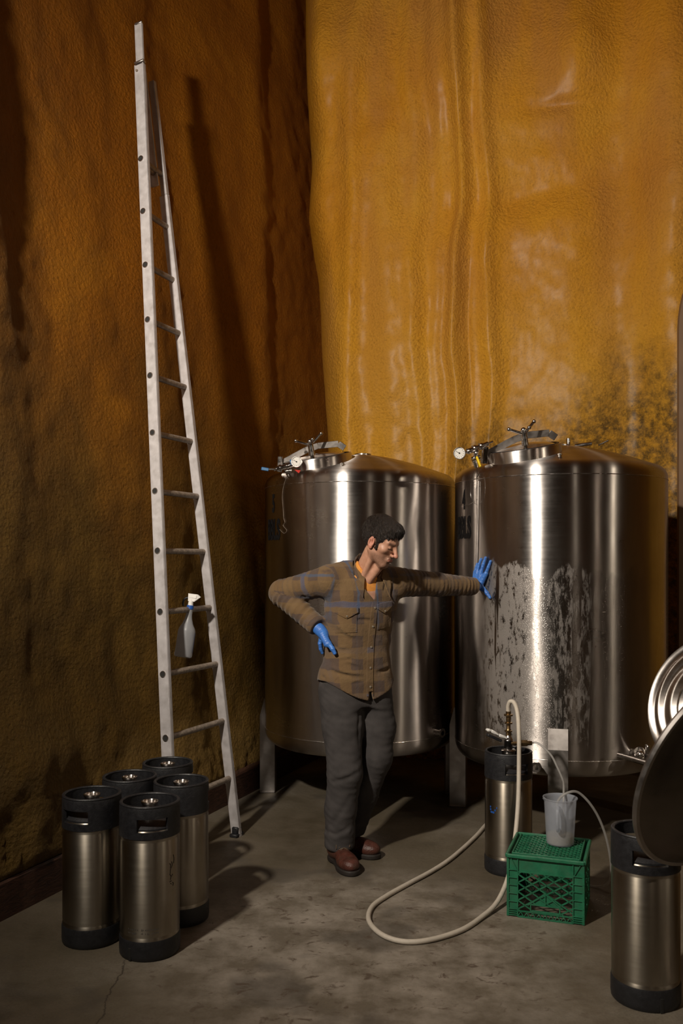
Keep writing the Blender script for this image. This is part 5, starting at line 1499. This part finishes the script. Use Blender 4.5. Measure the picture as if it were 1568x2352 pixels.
# boots
def boot(heel, toe, parent):
    h_, t_ = Vector((*heel, 0)), Vector((*toe, 0)); ax_ = (t_-h_); L = ax_.length; ax_ = ax_.normalized(); sd_ = Vector((ax_.y, -ax_.x, 0))
    B = np.array([ax_, sd_, Vector((0, 0, 1))], dtype=f32); o3 = A3((h_.x, h_.y, 0))
    def loc_(P): return (P-o3)@B.T
    def last(q, g_=0):
        d = ell(q, (L-.075, 0, .045), (.078+g_, .052+g_, .040+g_))
        d = smin(d, ell(q, (.055, 0, .050), (.055+g_, .038+g_, .050+g_)), .03)
        d = smin(d, cap(q, (.06, 0, .07), (L-.11, 0, .05), .040+g_, .040+g_), .03)
        return d
    def upper(P):
        q = loc_(P); d = last(q); d = smin(d, cap(q, (.072, 0, .08), (.078, 0, .165), .050, .052), .03)
        d = smax(d, .016-q[:, 2], .004); d = smax(d, q[:, 2]-.17, .004); d = d+.0022*crease(q, [(L-.085, -.058, .03), (L-.098, 0, .080), (L-.085, .058, .03)], .0035)
        d = d+.003*crease(q, [(L-.115, -.05, .06), (L-.12, 0, .088), (L-.115, .05, .06)], .005)+.002*crease(q, [(L-.135, -.05, .06), (L-.14, 0, .098), (L-.135, .05, .06)], .005)
        d = d-.002*np.exp(-((q[:, 1]**2+(q[:, 0]-(L-.16))**2)/.03**2))
        return d
    def sole(P):
        q = loc_(P); d = last(np.stack([q[:, 0], q[:, 1], np.full_like(q[:, 2], .045)], 1), .004)
        top = .020+.000*q[:, 0]; d = smax(d, np.abs(q[:, 2]-.0165)-.0105, .003)
        toe_up = q[:, 0] > L*.62
        hl_ = smax(last(np.stack([q[:, 0], q[:, 1], np.full_like(q[:, 2], .045)], 1), .002), np.maximum(np.abs(q[:, 2]-.014)-.014, q[:, 0]-.085), .002)
        ft = smax(last(np.stack([q[:, 0], q[:, 1], np.full_like(q[:, 2], .045)], 1), .003), np.maximum(np.abs(q[:, 2]-.010)-.0095, .13-q[:, 0]), .002)
        return np.minimum(np.minimum(d, hl_), ft)
    lo = (min(h_.x, t_.x)-.08, min(h_.y, t_.y)-.08, -.002); hi = (max(h_.x, t_.x)+.08, max(h_.y, t_.y)+.08, .20)
    b_, _ = sdf_obj('boot', lo, hi, .0042, upper, M['leather'], parent)
    sdf_obj('sole', (lo[0], lo[1], -.004), (hi[0], hi[1], .04), .004, sole, M['sole'], b_)
    W_ = lambda a, s, z: tuple(h_+ax_*a+sd_*s+Vector((0, 0, z)))
    lc = MB()
    for i in range(4):
        a = L-.135-i*.017; z = .093+i*.012
        lc.tube([W_(a, -.022, z-.006), W_(a-.006, 0, z+.006), W_(a-.012, .022, z-.002)], .0029, 6); lc.tube([W_(a-.012, -.022, z-.002), W_(a-.006, 0, z+.007), W_(a, .022, z-.006)], .0022, 6)
    lc.tube([W_(L-.18, 0, .128), W_(L-.165, -.03, .125), W_(L-.15, -.035, .10), W_(L-.17, -.008, .126)], .0022, 6); lc.tube([W_(L-.18, 0, .128), W_(L-.165, .03, .120), W_(L-.155, .036, .095)], .0022, 6)
    lc.out('laces', M['lace'], b_)
    return b_
boot((-.045, 4.695), (.060, 4.405), man)
boot((-.060, 4.850), (.195, 4.665), man)
# belt ends glimpsed at the fly
